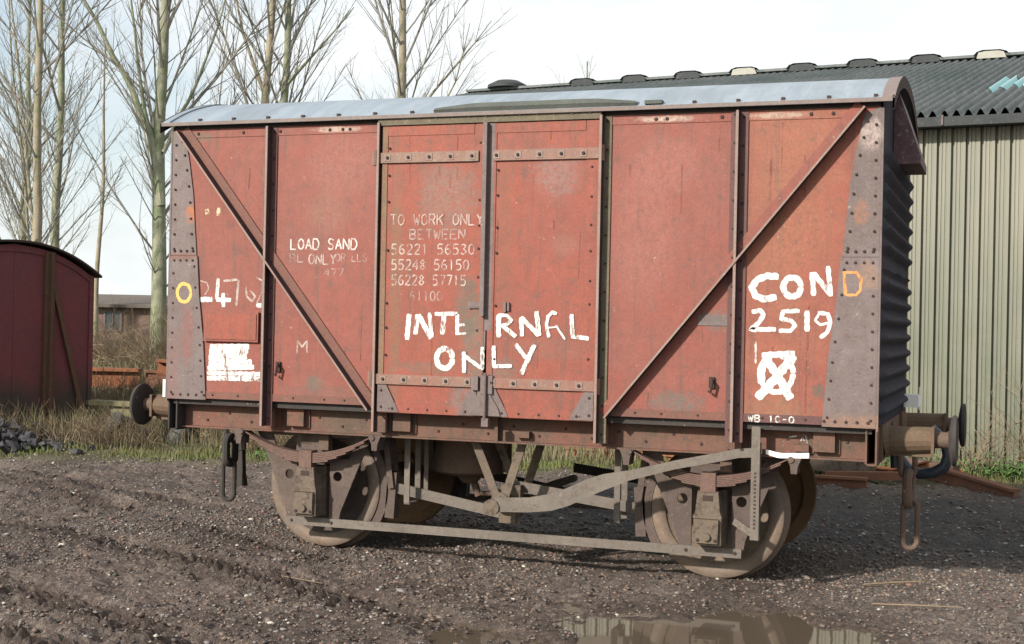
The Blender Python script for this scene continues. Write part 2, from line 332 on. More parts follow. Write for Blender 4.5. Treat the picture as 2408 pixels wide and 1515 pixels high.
# ------------------------------------------------------------------ lettering helpers (flat paint lying 1-3 mm on its panel)
def resample(pts, step=.012):
    o = [Vector((p[0], p[1])) for p in pts]; r_ = [o[0]]
    for a, b in zip(o, o[1:]):
        n = max(1, int((b-a).length/step))
        for i in range(1, n+1): r_.append(a.lerp(b, i/n))
    return r_
def strokes(name, data, y, mat, parent, jit=.10):
    mb = MB(); rn = random.Random(len(data)*7+int(abs(y)*1000))
    for si, (pts, wd) in enumerate(data):
        ps = resample(pts); n = len(ps); b = len(mb.v); yy = y-min(.0004, .0012/len(data)+.00002)*si if len(data) > 12 else y-.0003*si; ph = rn.random()*9
        for i, p in enumerate(ps):
            t = (ps[min(i+1, n-1)]-ps[max(i-1, 0)]).normalized() if n > 1 else Vector((1, 0))
            q = Vector((-t.y, t.x)); e = 1.0 if 0 < i < n-1 else .72
            wl = wd/2*e*(1+jit*math.sin(i*1.3+ph)+rn.uniform(-jit, jit)*.8); wr = wd/2*e*(1+jit*math.sin(i*1.7+ph*2)+rn.uniform(-jit, jit)*.8)
            mb.v.append((p.x+q.x*wl, yy, p.y+q.y*wl)); mb.v.append((p.x-q.x*wr, yy, p.y-q.y*wr))
        for i in range(n-1): mb.f.append((b+2*i, b+2*i+1, b+2*i+3, b+2*i+2)); mb.m.append(0)
    me = bpy.data.meshes.new(name); me.from_pydata(mb.v, [], mb.f); me.materials.append(mat); me.update()
    return link(bpy.data.objects.new(name, me), parent)
G = {'A': [[(0,0),(2,6),(4,0)],[(.8,2.2),(3.2,2.2)]], 'B': [[(0,0),(0,6),(3,6),(3.6,4.6),(2.8,3.2),(0,3.2)],[(2.8,3.2),(4,1.6),(3,0),(0,0)]],
 'D': [[(0,0),(0,6),(2.6,6),(4,4),(4,2),(2.6,0),(0,0)]], 'E': [[(4,6),(0,6),(0,0),(4,0)],[(0,3),(3,3)]], 'K': [[(0,0),(0,6)],[(4,6),(0,2.6)],[(1.4,3.6),(4,0)]],
 'L': [[(0,6),(0,0),(3.8,0)]], 'M': [[(0,0),(.2,6),(2,2.5),(3.8,6),(4,0)]], 'N': [[(0,0),(0,6),(4,0),(4,6)]], 'O': [[(2,0),(.5,1),(0,3),(.5,5),(2,6),(3.5,5),(4,3),(3.5,1),(2,0)]],
 'R': [[(0,0),(0,6),(3,6),(4,4.6),(3,3),(0,3)],[(2,3),(4,0)]], 'S': [[(3.8,5.2),(2.6,6),(1,5.8),(.2,4.6),(1,3.3),(3,2.8),(3.8,1.5),(3,.2),(1,0),(0,.9)]],
 'T': [[(0,6),(4,6)],[(2,6),(2,0)]], 'W': [[(0,6),(1,0),(2,4.4),(3,0),(4,6)]], 'Y': [[(0,6),(2,3),(4,6)],[(2,3),(2,0)]],
 '0': [[(2,0),(.5,1),(.2,3),(.5,5),(2,6),(3.5,5),(3.8,3),(3.5,1),(2,0)]], '1': [[(1,5),(2,6),(2,0)]], '2': [[(.2,5),(1.4,6),(3.2,5.8),(3.8,4.4),(2.6,2.6),(0,0),(4,0)]],
 '3': [[(.2,5.4),(2,6),(3.6,4.8),(2,3.3),(3.8,1.6),(2,0),(.1,.7)]], '4': [[(3,0),(3,6),(0,2),(4,2)]], '5': [[(3.8,6),(.6,6),(.3,3.4),(2.4,3.7),(3.8,2.2),(3,.3),(1,0),(.1,.6)]],
 '6': [[(3.4,5.6),(1.8,5.8),(.4,3.6),(.2,1.6),(1.6,0),(3.4,.6),(3.7,2.2),(2.4,3.3),(.4,2.6)]], '7': [[(0,6),(4,6),(1.6,0)]],
 '8': [[(2,3.2),(.5,4.5),(2,6),(3.5,4.5),(2,3.2),(.1,1.5),(2,0),(3.9,1.5),(2,3.2)]], '9': [[(3.6,3.6),(2,2.8),(.4,4),(.8,5.6),(2.4,6),(3.6,5),(3.6,2.6),(2.6,.4),(1,0)]], '-': [[(.6,3),(3.4,3)]]}
def words(name, text, x0, x1, z, h, wd, y, mat, parent):
    n = len(text); cw = (x1-x0)/(n-.25); k = cw*.74/4; data = []
    for i, ch in enumerate(text):
        for st in G.get(ch, []): data.append(([(x0+i*cw+px*k, z-h/2+pz*h/6) for px, pz in st], wd))
    o = strokes(name, data, y, mat, parent, .06); o['kind'] = 'stuff'; return o

# ------------------------------------------------------------------ ground
def hashn(ix, iy, s):
    n = (ix*374761393+iy*668265263+s*974634777) & 0x7fffffff
    n = ((n ^ (n >> 13))*1274126177) & 0x7fffffff
    return ((n ^ (n >> 16)) & 0xffff)/65535.
def vn(x, y, s=0):
    x = np.asarray(x, float); y = np.asarray(y, float); ix = np.floor(x).astype(np.int64); iy = np.floor(y).astype(np.int64)
    fx = x-ix; fy = y-iy; fx = fx*fx*(3-2*fx); fy = fy*fy*(3-2*fy)
    a = hashn(ix, iy, s); b = hashn(ix+1, iy, s); c = hashn(ix, iy+1, s); d = hashn(ix+1, iy+1, s)
    return (a*(1-fx)+b*fx)*(1-fy)+(c*(1-fx)+d*fx)*fy-.5
def sstep(a, b, t): t = np.clip((t-a)/(b-a), 0, 1); return t*t*(3-2*t)
LANES = [((-8.0, -1.9), (1.2, -5.6)), ((-9.5, 3.4), (-3.0, .3)), ((-8.5, .9), (1.6, -3.6)), ((-8.5, -.35), (.6, -4.7)), ((-7.5, 2.4), (-1.0, -1.55)), ((-5, -3.0), (.5, -5.6))]
def pud(x, y): return ((x-1.98)/.88)**2+((y+2.95)/1.2)**2
def height(x, y):
    x = np.asarray(x, float); y = np.asarray(y, float)
    near = 1-sstep(14, 40, np.hypot(x, y+3))
    h = .10*vn(x*.35, y*.35, 1)+.045*vn(x*1.3, y*1.3, 2)+.030*vn(x*3.7, y*3.7, 3)+.036*vn(x*8, y*8, 4)+.030*vn(x*15, y*15, 5)+.020*vn(x*26+4*vn(x*9, y*9, 77), y*22, 7)*near
    clod = .022*np.maximum(0, vn(x*31, y*27, 6)*2.2)*near; h = h+clod
    for i, (a, b) in enumerate(LANES):
        dx, dy = b[0]-a[0], b[1]-a[1]; L = math.hypot(dx, dy); dx /= L; dy /= L
        t = (x-a[0])*dx+(y-a[1])*dy; d = -(x-a[0])*dy+(y-a[1])*dx+.25*vn(t*.25, t*0, 20+i)
        msk = (1-sstep(.17, .30, np.abs(d)))*sstep(-.5, .8, t)*(1-sstep(L-1, L+.3, t))
        lug = .5+.5*np.sin((t+np.abs(d)*.7)*2*math.pi/.115+1.2*vn(t*2, d*4, 31))
        h = h-msk*(.085-.085*lug*(.55+.9*(vn(t*1.1, d*2, 33)+.5)))+.035*np.exp(-((np.abs(d)-.31)/.07)**2)*sstep(-.5, .8, t)*(1-sstep(L-1, L+.3, t))*(.5+vn(t*3, d*3, 34))
    h = h*(1-.75*np.exp(-((y+.0)/1.2)**2)*(np.abs(x) < 4))     # firmer along the buried track
    p = pud(x, y)+1.0*vn(x*1.9, y*1.9, 9)+.7*vn(x*5, y*5, 10)+.4*vn(x*11, y*11, 11)
    h = h*(1-.75*(1-sstep(.9, 1.7, p)))-.055*(1-sstep(.55, 1.35, p))
    h = h-.012
    return h
def axis(a, b, st, lo, hi):
    v = list(np.arange(a, b+1e-6, st)); s_ = st; x = b
    while x < hi: s_ *= 1.22; x += s_; v.append(x)
    s_ = st; x = a; pre = []
    while x > lo: s_ *= 1.22; x -= s_; pre.append(x)
    return np.array(pre[::-1]+v)
gx = axis(-7.0, 5.2, .030, -900, 900); gy = axis(-4.4, 3.4, .028, -40, 1500)
GX, GY = np.meshgrid(gx, gy); GZ = height(GX, GY)*np.where(np.hypot(GX, GY) > 60, .2, 1)
V = np.stack([GX.ravel(), GY.ravel(), GZ.ravel()], 1); nx, ny = len(gx), len(gy)
I = np.arange(nx*ny).reshape(ny, nx); F = np.stack([I[:-1,:-1].ravel(), I[:-1,1:].ravel(), I[1:,1:].ravel(), I[1:,:-1].ravel()], 1)
def wetness(x, y):
    w_ = sstep(.05, .30, vn(x*.55, y*.8, 70)+.5*vn(x*1.7, y*1.7, 71)+.25*vn(x*5, y*5, 72))*.8
    for i, (a, b) in enumerate(LANES):
        dx, dy = b[0]-a[0], b[1]-a[1]; L = math.hypot(dx, dy); dx /= L; dy /= L
        t = (x-a[0])*dx+(y-a[1])*dy; d = -(x-a[0])*dy+(y-a[1])*dx+.25*vn(t*.25, t*0, 20+i)
        lug = .5+.5*np.sin((t+np.abs(d)*.7)*2*math.pi/.115+1.2*vn(t*2, d*4, 31)); w_ = np.maximum(w_, (1-sstep(.12, .34, np.abs(d)+.3*vn(x*3, y*3, 73)))*(.35+.65*(lug < .42))*sstep(-.5, .8, t)*(1-sstep(L-1, L+.3, t)))
    p = pud(x, y)+.6*vn(x*2.5, y*2.5, 74)
    return np.clip(np.maximum(w_, 1-sstep(1.1, 2.3, p)), 0, 1)
def groundmat():
    k = NT('muddy_gravel_ground'); wa = k.n.new('ShaderNodeAttribute'); wa.attribute_name = 'wet'; wa = wa.outputs['Fac']
    c = k.mix(k.ramp(k.noise(.8, 6, .65), .35, .65), (.100, .069, .056), (.142, .102, .085))
    c = k.mix(k.ramp(k.noise(3.2, 6, .7), .4, .62), c, (.10, .075, .066))
    c = k.mix(k.mul(k.ramp(k.noise(30, 4, .65), .46, .60), .75), c, (.25, .20, .17))
    c = k.mix(k.mul(k.ramp(k.noise(24, 4, .7, src=k.map(loc=(3, 7, 1))), .50, .60), .8), c, (.055, .044, .040))
    c = k.mix(k.mul(k.ramp(k.noise(95, 2, .5), .64, .70), .75), c, (.34, .29, .25))
    c = k.mix(k.mul(k.ramp(k.noise(27, 3, .6, dist=.3), .62, .70), .5), c, (.17, .085, .065))
    sx = k.n.new('ShaderNodeSeparateXYZ'); k.l(k.tc, sx.inputs[0])
    # grass verge soil: beyond a diagonal line
    line = k.mul(sx.outputs[1], k.mul(sx.outputs[0], -.27), 'ADD')
    g = k.mul(k.ramp(k.mul(line, k.mul(k.noise(1.5, 5, .6), 1.6), 'ADD'), 5.9, 7.2), .85)
    c = k.mix(g, c, k.mix(k.noise(3, 5), (.085, .10, .035), (.15, .135, .07)))
    # wagon's shadow deepened by a darker ground colour, behind and to the right
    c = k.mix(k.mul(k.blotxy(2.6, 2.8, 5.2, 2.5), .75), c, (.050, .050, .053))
    c = k.mix(k.mul(wa, .8), c, k.mix(.9, c, (.40, .35, .32), 'MULTIPLY'))
    wet = k.mul(wa, k.ramp(k.noise(8, 4, .6), .35, .6))
    h = k.mix(.5, k.noise(45, 6, .75), k.noise(120, 3, .7)); k.bump(h, 1., .04)
    return k.fin(c, k.ramp(wet, 0, 1, .9, .38), .4)
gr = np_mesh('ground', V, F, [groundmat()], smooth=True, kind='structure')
at_ = gr.data.attributes.new('wet', 'FLOAT', 'POINT'); at_.data.foreach_set('value', wetness(GX, GY).ravel().astype(np.float32))
gr['label'] = 'rutted brown mud and gravel yard with tyre marks'

def watermat():
    k = NT('muddy_puddle_water'); c = k.mix(k.noise(2.5, 5, .6), (.075, .058, .044), (.10, .078, .058))
    k.bump(k.noise(7, 3, .5), .03, .01); return k.fin(c, .035, .5)
mb = MB(); n = 40
mb.add([(1.85, -3.1, -.034)]+[(1.85+1.45*math.cos(2*math.pi*i/n), -3.1+1.75*math.sin(2*math.pi*i/n), -.034) for i in range(n)],
       [(0, 1+i, 1+(i+1) % n) for i in range(n)])
o = mb.build('puddle', watermat()); tag(o, 'shallow brown puddle in the mud in front of the wagon', kind='structure')

# loose stones
def stones(N, xr, yr, smin, smax, dens=None, clod=0):
    x = rng.uniform(*xr, N); y = rng.uniform(*yr, N)
    if dens is not None:
        k = rng.uniform(0, 1, N) < dens(x, y); x, y = x[k], y[k]
    N = len(x); s_ = smin+(smax-smin)*rng.uniform(0, 1, N)**(3.2 if not clod else 1.8)
    base = np.array([(1,0,0),(0,1,0),(-1,0,0),(0,-1,0),(0,0,1),(0,0,-1),(.6,.6,.5),(-.6,-.5,.6)])
    fc = np.array([(0,6,4),(0,1,6),(1,4,6),(1,2,4),(2,7,4),(2,3,7),(3,4,7),(3,0,4),(1,0,5),(2,1,5),(3,2,5),(0,3,5)])
    P = base[None]*(1+rng.uniform(-.35, .35, (N, 8, 1)))*s_[:, None, None]*np.array([1, .8, .55])*(1+rng.uniform(-.25, .25, (N, 1, 3)))
    a = rng.uniform(0, 6.28, N); ca, sa = np.cos(a)[:, None], np.sin(a)[:, None]
    Q = np.stack([P[..., 0]*ca-P[..., 1]*sa, P[..., 0]*sa+P[..., 1]*ca, P[..., 2]], -1)
    Q[..., 0] += x[:, None]; Q[..., 1] += y[:, None]; Q[..., 2] += (height(x, y)+s_*.12)[:, None]
    Fs = (fc[None]+(np.arange(N)*8)[:, None, None]).reshape(-1, 3)
    t = rng.choice(7, N, p=[.44, .27, .06, .12, .11, 0, 0] if not clod else [.04, .04, .01, .10, .03, .43, .35]); return Q.reshape(-1, 3), Fs, np.repeat(t, 12)
stm = [flat('stone_brown', (.15, .12, .10)), flat('stone_grey', (.17, .155, .15)), flat('stone_pale', (.40, .36, .31)), flat('stone_dark', (.06, .055, .05)), flat('stone_brick', (.165, .09, .07)), flat('mud_clod_brown', (.13, .092, .073)), flat('mud_clod_wet', (.060, .045, .040), .45, .4)]
notp = lambda x, y: np.where(pud(x, y) < .8, .05, 1.)*np.where(vn(x*.9, y*.9, 50)+.3*vn(x*4, y*4, 51) > -.08, 1., .35)
parts_ = [stones(42000, (-5.5, 5.0), (-4.3, .6), .004, .016, notp), stones(26000, (-6.5, 5.0), (-4.3, 1.5), .007, .024, notp, 1), stones(22000, (-9, 6.5), (.6, 8), .006, .026, lambda x, y: np.where(y-.27*x < 7., 1., .0)), stones(900, (-5.5, 5.), (-4.3, 2.5), .016, .04, notp)]
Vs, Fs, Ts, off = [], [], [], 0
for a, b, c in parts_: Vs.append(a); Fs.append(b+off); Ts.append(c); off += len(a)
g = np_mesh('gravel', np.concatenate(Vs), np.concatenate(Fs), stm, np.concatenate(Ts), kind='stuff')
tag(g, 'loose stones and brick chips scattered over the mud', 'gravel')

# grass and weeds
def blades(N, xr, yr, hr, wd, dens, lean=.45):
    x = rng.uniform(*xr, N); y = rng.uniform(*yr, N); d = dens(x, y); k = rng.uniform(0, 1, N) < d; x, y, d = x[k], y[k], d[k]; N = len(x)
    h = rng.uniform(*hr, N)*(.45+.55*d); a = rng.uniform(0, 6.28, N); l_ = rng.uniform(0, lean, N)*h; b = rng.uniform(0, 6.28, N)
    z = height(x, y)-.01; w_ = wd*rng.uniform(.6, 1.3, N)
    A = np.stack([x-np.cos(a)*w_, y-np.sin(a)*w_, z], 1); B = np.stack([x+np.cos(a)*w_, y+np.sin(a)*w_, z], 1)
    mx_, my_ = x+np.cos(b)*l_*.35, y+np.sin(b)*l_*.35
    C = np.stack([mx_-np.cos(a)*w_*.7, my_-np.sin(a)*w_*.7, z+h*.6], 1); D = np.stack([mx_+np.cos(a)*w_*.7, my_+np.sin(a)*w_*.7, z+h*.6], 1)
    E_ = np.stack([x+np.cos(b)*l_, y+np.sin(b)*l_, z+h], 1)
    Vv = np.stack([A, B, D, C, E_], 1).reshape(-1, 3); i0 = np.arange(N)*5
    Ff = np.concatenate([np.stack([i0, i0+1, i0+2], 1), np.stack([i0, i0+2, i0+3], 1), np.stack([i0+3, i0+2, i0+4], 1)])
    return Vv, Ff
def verge(x, y): return y-.27*x-.004*np.minimum(0, x+3)**2     # distance-like field, verge begins about 6
def wallclear(x, y): return (y < 8.05-.126*(x-3.63))*1. + (x < -8.5)*1.
q = lambda x, y: (.12*sstep(4.6, 5.6, verge(x, y)+1.5*vn(x*1.1, y*1.1, 66))+.88*sstep(5.6, 6.5, verge(x, y)+1.5*vn(x*.8, y*.8, 60)))*(1-.75*sstep(6.7, 7.6, verge(x, y)))*np.clip(wallclear(x, y), 0, 1)*(.25+.75*sstep(-.25, .15, vn(x*1.6, y*1.6, 61)))
Vv, Ff = blades(170000, (-15, 6), (.5, 9), (.03, .13), .006, q)
o = np_mesh('grass', Vv, Ff, [M_grass], kind='stuff'); tag(o, 'short green grass along the edge of the yard', 'grass')
q = lambda x, y: sstep(6.6, 7.6, verge(x, y)+1.1*vn(x*.9, y*.9, 62))*np.clip(wallclear(x, y), 0, 1)*(.3+.7*sstep(-.2, .2, vn(x*1.3, y*1.3, 63)))
Vv, Ff = blades(95000, (-16, 6), (1.5, 12), (.15, .55), .0055, q, .6)
o = np_mesh('dry_weeds', Vv, Ff, [M_dry], kind='stuff'); tag(o, 'tall dry tan weeds behind the grass verge', 'weeds')
q = lambda x, y: sstep(10, 13, verge(x, y))*(x < -8)
Vv, Ff = blades(60000, (-50, -5), (6, 45), (.2, .8), .02, q, .5)
o = np_mesh('rough_grass', Vv, Ff, [M_dry], kind='stuff'); tag(o, 'rough brown undergrowth beyond the old vans under the poplars', 'undergrowth')

# ================================================================== THE GOODS WAGON
wagon = empty('goods_wagon')
tag(wagon, 'faded rust red ventilated railway goods van with white painted lettering, standing in the yard', 'goods wagon')
YP = -1.215; ZB, ZT = 1.13, 3.20
def part(mb, name, mat, parent=wagon, **k): return mb.build(name, mat, parent, **k)
# side panels (plywood sheets between the stanchions)
for i, (x0, x1, mt) in enumerate([(-2.665, -1.80, 0), (-1.797, -.90, 1), (.84, 1.732, 4), (1.735, 2.665, 5)]):
    mb = MB(); mb.box(x0, x1, YP, YP+.03, ZB, ZT); p = part(mb, 'side_panel', M_side[mt])
    t = MB(); t.box(x0+.01, x1-.01, YP-.005, YP, 3.135, ZT); part(t, 'top_strip', M_side[mt], p)
    t = MB(); t.box(x0+.01, x1-.01, YP-.006, YP, ZB, ZB+.055); part(t, 'bottom_strip', M_redtrim if i != 3 else M_dktrim, p)
    t = MB()
    for k in range(7):
        x = x0+.1+(x1-x0-.2)*k/6+random.uniform(-.04, .04); (t.rivet(x, YP-.006, ZB+.03, .009) if k % 2 else None)
        if random.random() < .35: t.rivet(x, YP-.006, 3.165, .014)
    part(t, 'rivets', M_dkhole, p, kind='stuff')
mb = MB(); mb.box(-2.665, 2.665, 1.185, 1.215, ZB, ZT); o = part(mb, 'side_panel', M_side[0]); 
mb = MB(); mb.box(-2.64, 2.64, -1.18, 1.18, 1.08, 1.13); part(mb, 'floor', M_black)
mb = MB(); mb.box(-2.66, 2.66, -1.21, -1.19, 3.195, 3.24); part(mb, 'cantrail', M_black)  # black face stands in for the shadow line under the roof edge
mb = MB(); mb.box(-2.66, 2.66, 1.19, 1.21, 3.195, 3.24); part(mb, 'cantrail', M_black)
# sliding? no: hinged doors, left and right leaf
doors = []
for i, (x0, x1, mt) in enumerate([(-.865, -.045, 2), (-.018, .785, 3)]):
    mb = MB(); z0 = 1.088
    mb.box(x0, x1, -1.243, -1.213, z0, 3.172); d = part(mb, 'door', M_side[mt]); doors.append(d)
    d['label'] = ['left leaf of the double door, with a grey scraped patch by the latch', 'right leaf of the double door'][i]
    # frame battens proud of the plywood
    t = MB(); t.box(x0, x0+.045, -1.249, -1.243, z0+.01, 3.17); part(t, 'edge_batten', M_door_edge if i == 0 else M_side[3], d)
    t = MB(); t.box(x1-.085 if i == 0 else x1-.095, x1, -1.248, -1.243, z0+.01, 3.17); part(t, 'edge_batten', M_side[mt], d)
    t = MB(); t.box(x0+.045, x1-.1, -1.2475, -1.243, 3.10, 3.17); part(t, 'top_batten', M_side[mt], d)
    t = MB(); t.box(x0+.01, x1-.01, -1.251, -1.243, z0, z0+.075); part(t, 'bottom_batten', M_side[mt], d)
    for zc, hh, name in ((2.94, .075, 'hinge_strap'), (1.33, .072, 'hinge_strap')):
        s_ = MB(); e0, e1 = (x0-.05, x1-.06) if i == 0 else (x0+.03, x1+.02)
        slope = .0
        s_.box(e0, e1, -1.262, -1.252, zc-hh/2, zc+hh/2)
        hx = e0 if i == 0 else e1
        s_.tube([(hx, -1.262, zc-.055), (hx, -1.262, zc+.055)], .022, 8)
        h = part(s_, name, M_strap, d)
    rv = MB()
    for zc in (2.94, 1.33):
        for k in range(5):
            bx = x0+.05+(x1-x0-.16)*k/4; rv.rivet(bx, -1.2655, zc, .014, .012)
            wsh = MB(); wsh.box(bx-.024, bx+.024, -1.2655, -1.2622, zc-.024, zc+.024); part(wsh, 'washer', M_lip, d)
    for k in range(9):
        zz = 1.5+k*.19
        if random.random() < .75: rv.rivet(x0+.06, -1.249, zz+random.uniform(-.02, .02), .010)
        if random.random() < .75: rv.rivet(x1-.05, -1.248, zz+random.uniform(-.02, .02), .010)
    for k in range(5): rv.rivet(x0+.1+k*.15, -1.251, z0+.03, .009)
    part(rv, 'bolts', M_dkhole, d, kind='stuff')
    for sgn, xe in ((1, x0+.005), (-1, x1-.005)):
        pl = MB(); pl.prism([(xe, z0+.005), (xe+sgn*.17, z0+.005), (xe+sgn*.15, z0+.05), (xe+sgn*.07, z0+.2), (xe, z0+.2)], -1.257, -1.251)
        part(pl, 'corner_plate', M_steel, d)
    rv = MB()
    for sgn, xe in ((1, x0+.005), (-1, x1-.005)):
        for a, b in ((.03, .16), (.03, .04), (.12, .03)): rv.rivet(xe+sgn*a, -1.257, z0+b, .011)
    part(rv, 'plate_rivets', M_dkhole, d, kind='stuff')
mb = MB(); mb.box(-.062, -.032, -1.292, -1.244, 1.80, 3.172); mb.box(-.040, .012, -1.2495, -1.244, 1.70, 3.172); part(mb, 'door_cover_strip', M_steel)
# latch gear at the door meeting
for nm, bxs in (('hasp', [(-.16, -.055, -1.262, -1.2435, 1.855, 1.90), (-.15, -.07, -1.266, -1.262, 1.865, 1.875)]), ('staple', [(.105, .125, -1.262, -1.244, 1.83, 1.90)]), ('staple', [(.135, .150, -1.262, -1.244, 1.84, 1.90)]),
                ('latch_plate', [(-.10, -.03, -1.2455, -1.2432, 1.56, 1.70)]), ('latch_block', [(-.115, -.065, -1.285, -1.262, 1.275, 1.375)]), ('latch_plate', [(-.05, .04, -1.275, -1.2515, 1.25, 1.38)])):
    mb = MB()
    for q in bxs: mb.box(*q)
    part(mb, nm, M_steel)
mb = MB(); mb.tube([(-.01, -1.287, 1.07), (-.01, -1.287, 1.40)], .012, 8); mb.box(-.03, .02, -1.295, -1.255, 1.02, 1.08); part(mb, 'bolt', M_steel)
mb = MB(); mb.prism([(-.11, 1.095), (.10, 1.095), (.085, 1.15), (.02, 1.25), (-.07, 1.27)], -1.268, -1.2575); part(mb, 'meeting_plate', M_steel)
# lintel above the doors
mb = MB(); mb.box(-.895, .795, -1.262, -1.216, 3.176, 3.240); p = part(mb, 'lintel', M_lintel); t = MB()
for k in range(13): t.rivet(-.82+k*.128, -1.262, 3.222+random.uniform(-.004, .004), .010)
part(t, 'rivets', M_steel, p, kind='stuff')
# T section stanchions
def stanchion(x, fl0, fl1, p=.078, z0=.955, z1=3.2, mat=M_dktrim, ymid=YP):
    mb = MB(); mb.box(x-.006, x+.006, YP-p, YP-.001, z0, z1, 1)
    mb.box(fl0, x-.0065, YP-.011, YP-.002, z0, z1-.002); mb.box(x+.0065, fl1, YP-.011, YP-.002, z0, z1-.002)
    mb.box(x-.010, x+.008, YP-p-.004, YP-p+.004, z0+.002, z1-.004, 2)
    s_ = part(mb, 'stanchion', [mat, M_web_shade, M_lip]); t = MB()
    for k in range(12):
        z = z0+.06+k*(z1-z0-.1)/11
        if fl1-x > .02: t.rivet((x+fl1)/2, YP-.011, z, .010)
        if x-fl0 > .02: t.rivet((x+fl0)/2, YP-.011, z+.02, .010)
    part(t, 'rivets', M_dkhole, s_, kind='stuff'); return s_
stanchion(-1.80, -1.855, -1.748, z0=.945)
stanchion(-.885, -.900, -.872, p=.06, z0=.94)
stanchion(.805, .790, .865, p=.075, z0=.94, mat=M_lintel)
stanchion(1.745, 1.690, 1.808, p=.075, z0=.99, mat=M_dktrim)
# far side stanchions
for x in (-1.8, -.88, .8, 1.74):
    mb = MB(); mb.box(x-.008, x+.008, 1.216, 1.29, .95, 3.2); part(mb, 'stanchion', M_dktrim)
# diagonal L braces
def brace(a, b, sg, mat):
    mb = MB(); a = Vector((a[0], 0, a[1])); b = Vector((b[0], 0, b[1])); d = (b-a).normalized(); nrm = Vector((d.z*sg, 0, -d.x*sg))  # toward flange side
    if nrm.z < 0: nrm = -nrm
    def quad(o0, o1, y0, y1, mi=0):
        vs = []
        for c in (a, b):
            for off, y in ((o0, y0), (o1, y0), (o1, y1), (o0, y1)): q = c+nrm*off; vs.append((q.x, y, q.z))
        mb.add(vs, [(0,3,2,1),(4,5,6,7),(0,1,5,4),(1,2,6,5),(2,3,7,6),(3,0,4,7)], mi)
    quad(0, .011, YP-.082, YP-.001, 1); quad(-.001, .012, YP-.087, YP-.0825, 2); quad(.0115, .080, YP-.014, YP-.0015)
    s_ = part(mb, 'brace', [mat, M_web_shade, M_lip]); return s_
brace((-2.595, 3.175), (-.925, 1.095), 1, M_redtrim)
brace((.872, 1.115), (2.570, 3.190), 1, M_side[4])
# corner plates
def gusset(sg, lo, hi, zs):
    poly = [(sg*2.668, zs[0]), (sg*2.668, zs[1])]+[(sg*x, z) for x, z in hi]
    mb = MB(); mb.prism(poly, YP-.014 if lo else YP-.010, YP-.0025); g_ = part(mb, 'corner_plate', M_steel)
    t = MB(); e = hi
    for (xa, za), (xb, zb_) in zip(e, e[1:]):
        n_ = max(2, int(abs(zb_-za)/.11))
        for k in range(n_): t.rivet(sg*(xa+(xb-xa)*(k+.5)/n_+.03), YP-.014, za+(zb_-za)*(k+.5)/n_, .0105)
    n_ = int((zs[1]-zs[0])/.115)
    for k in range(n_): t.rivet(sg*2.635, YP-.014, zs[0]+.05+k*.115, .0105)
    for k in range(4): t.rivet(sg*(2.63-.055*k), YP-.014, (zs[1]-.035 if lo else zs[0]+.035), .011)
    if lo:
        for k in range(5): t.rivet(sg*(2.62-.07*k), YP-.014, zs[0]+.035, .012)
    part(t, 'rivets', M_dkhole, g_, kind='stuff'); return g_
for sg in (-1, 1):
    gusset(sg, True, [(2.426, 2.225), (2.40, 1.9), (2.36, 1.6), (2.325, 1.12)], (1.12, 2.225))
    gusset(sg, False, [(2.560, 3.16), (2.515, 2.95), (2.475, 2.70), (2.455, 2.45), (2.435, 2.228)], (2.228, 3.198))
# label board
mb = MB(); mb.box(-2.345, -1.87, YP-.028, YP-.001, 1.572, 1.797); o = part(mb, 'label_board', M_side[0])
mb = MB(); mb.box(-2.33, -1.885, YP-.034, YP-.028, 1.588, 1.782); part(mb, 'board_face', M_side[2], o)
mb = MB(); mb.box(1.49, 1.69, YP-.006, YP-.001, 1.765, 1.835); o = part(mb, 'label_clip', M_steel)
# small hooks on the panels
for x, z in ((-1.70, 1.385), (1.595, 1.375)):
    mb = MB(); mb.box(x-.018, x+.018, YP-.02, YP-.001, z-.03, z+.045); mb.tube([(x, YP-.02, z+.03), (x+.012, YP-.055, z+.01), (x, YP-.05, z-.06), (x-.015, YP-.03, z-.05)], .009, 6); part(mb, 'hook', M_dkhole)
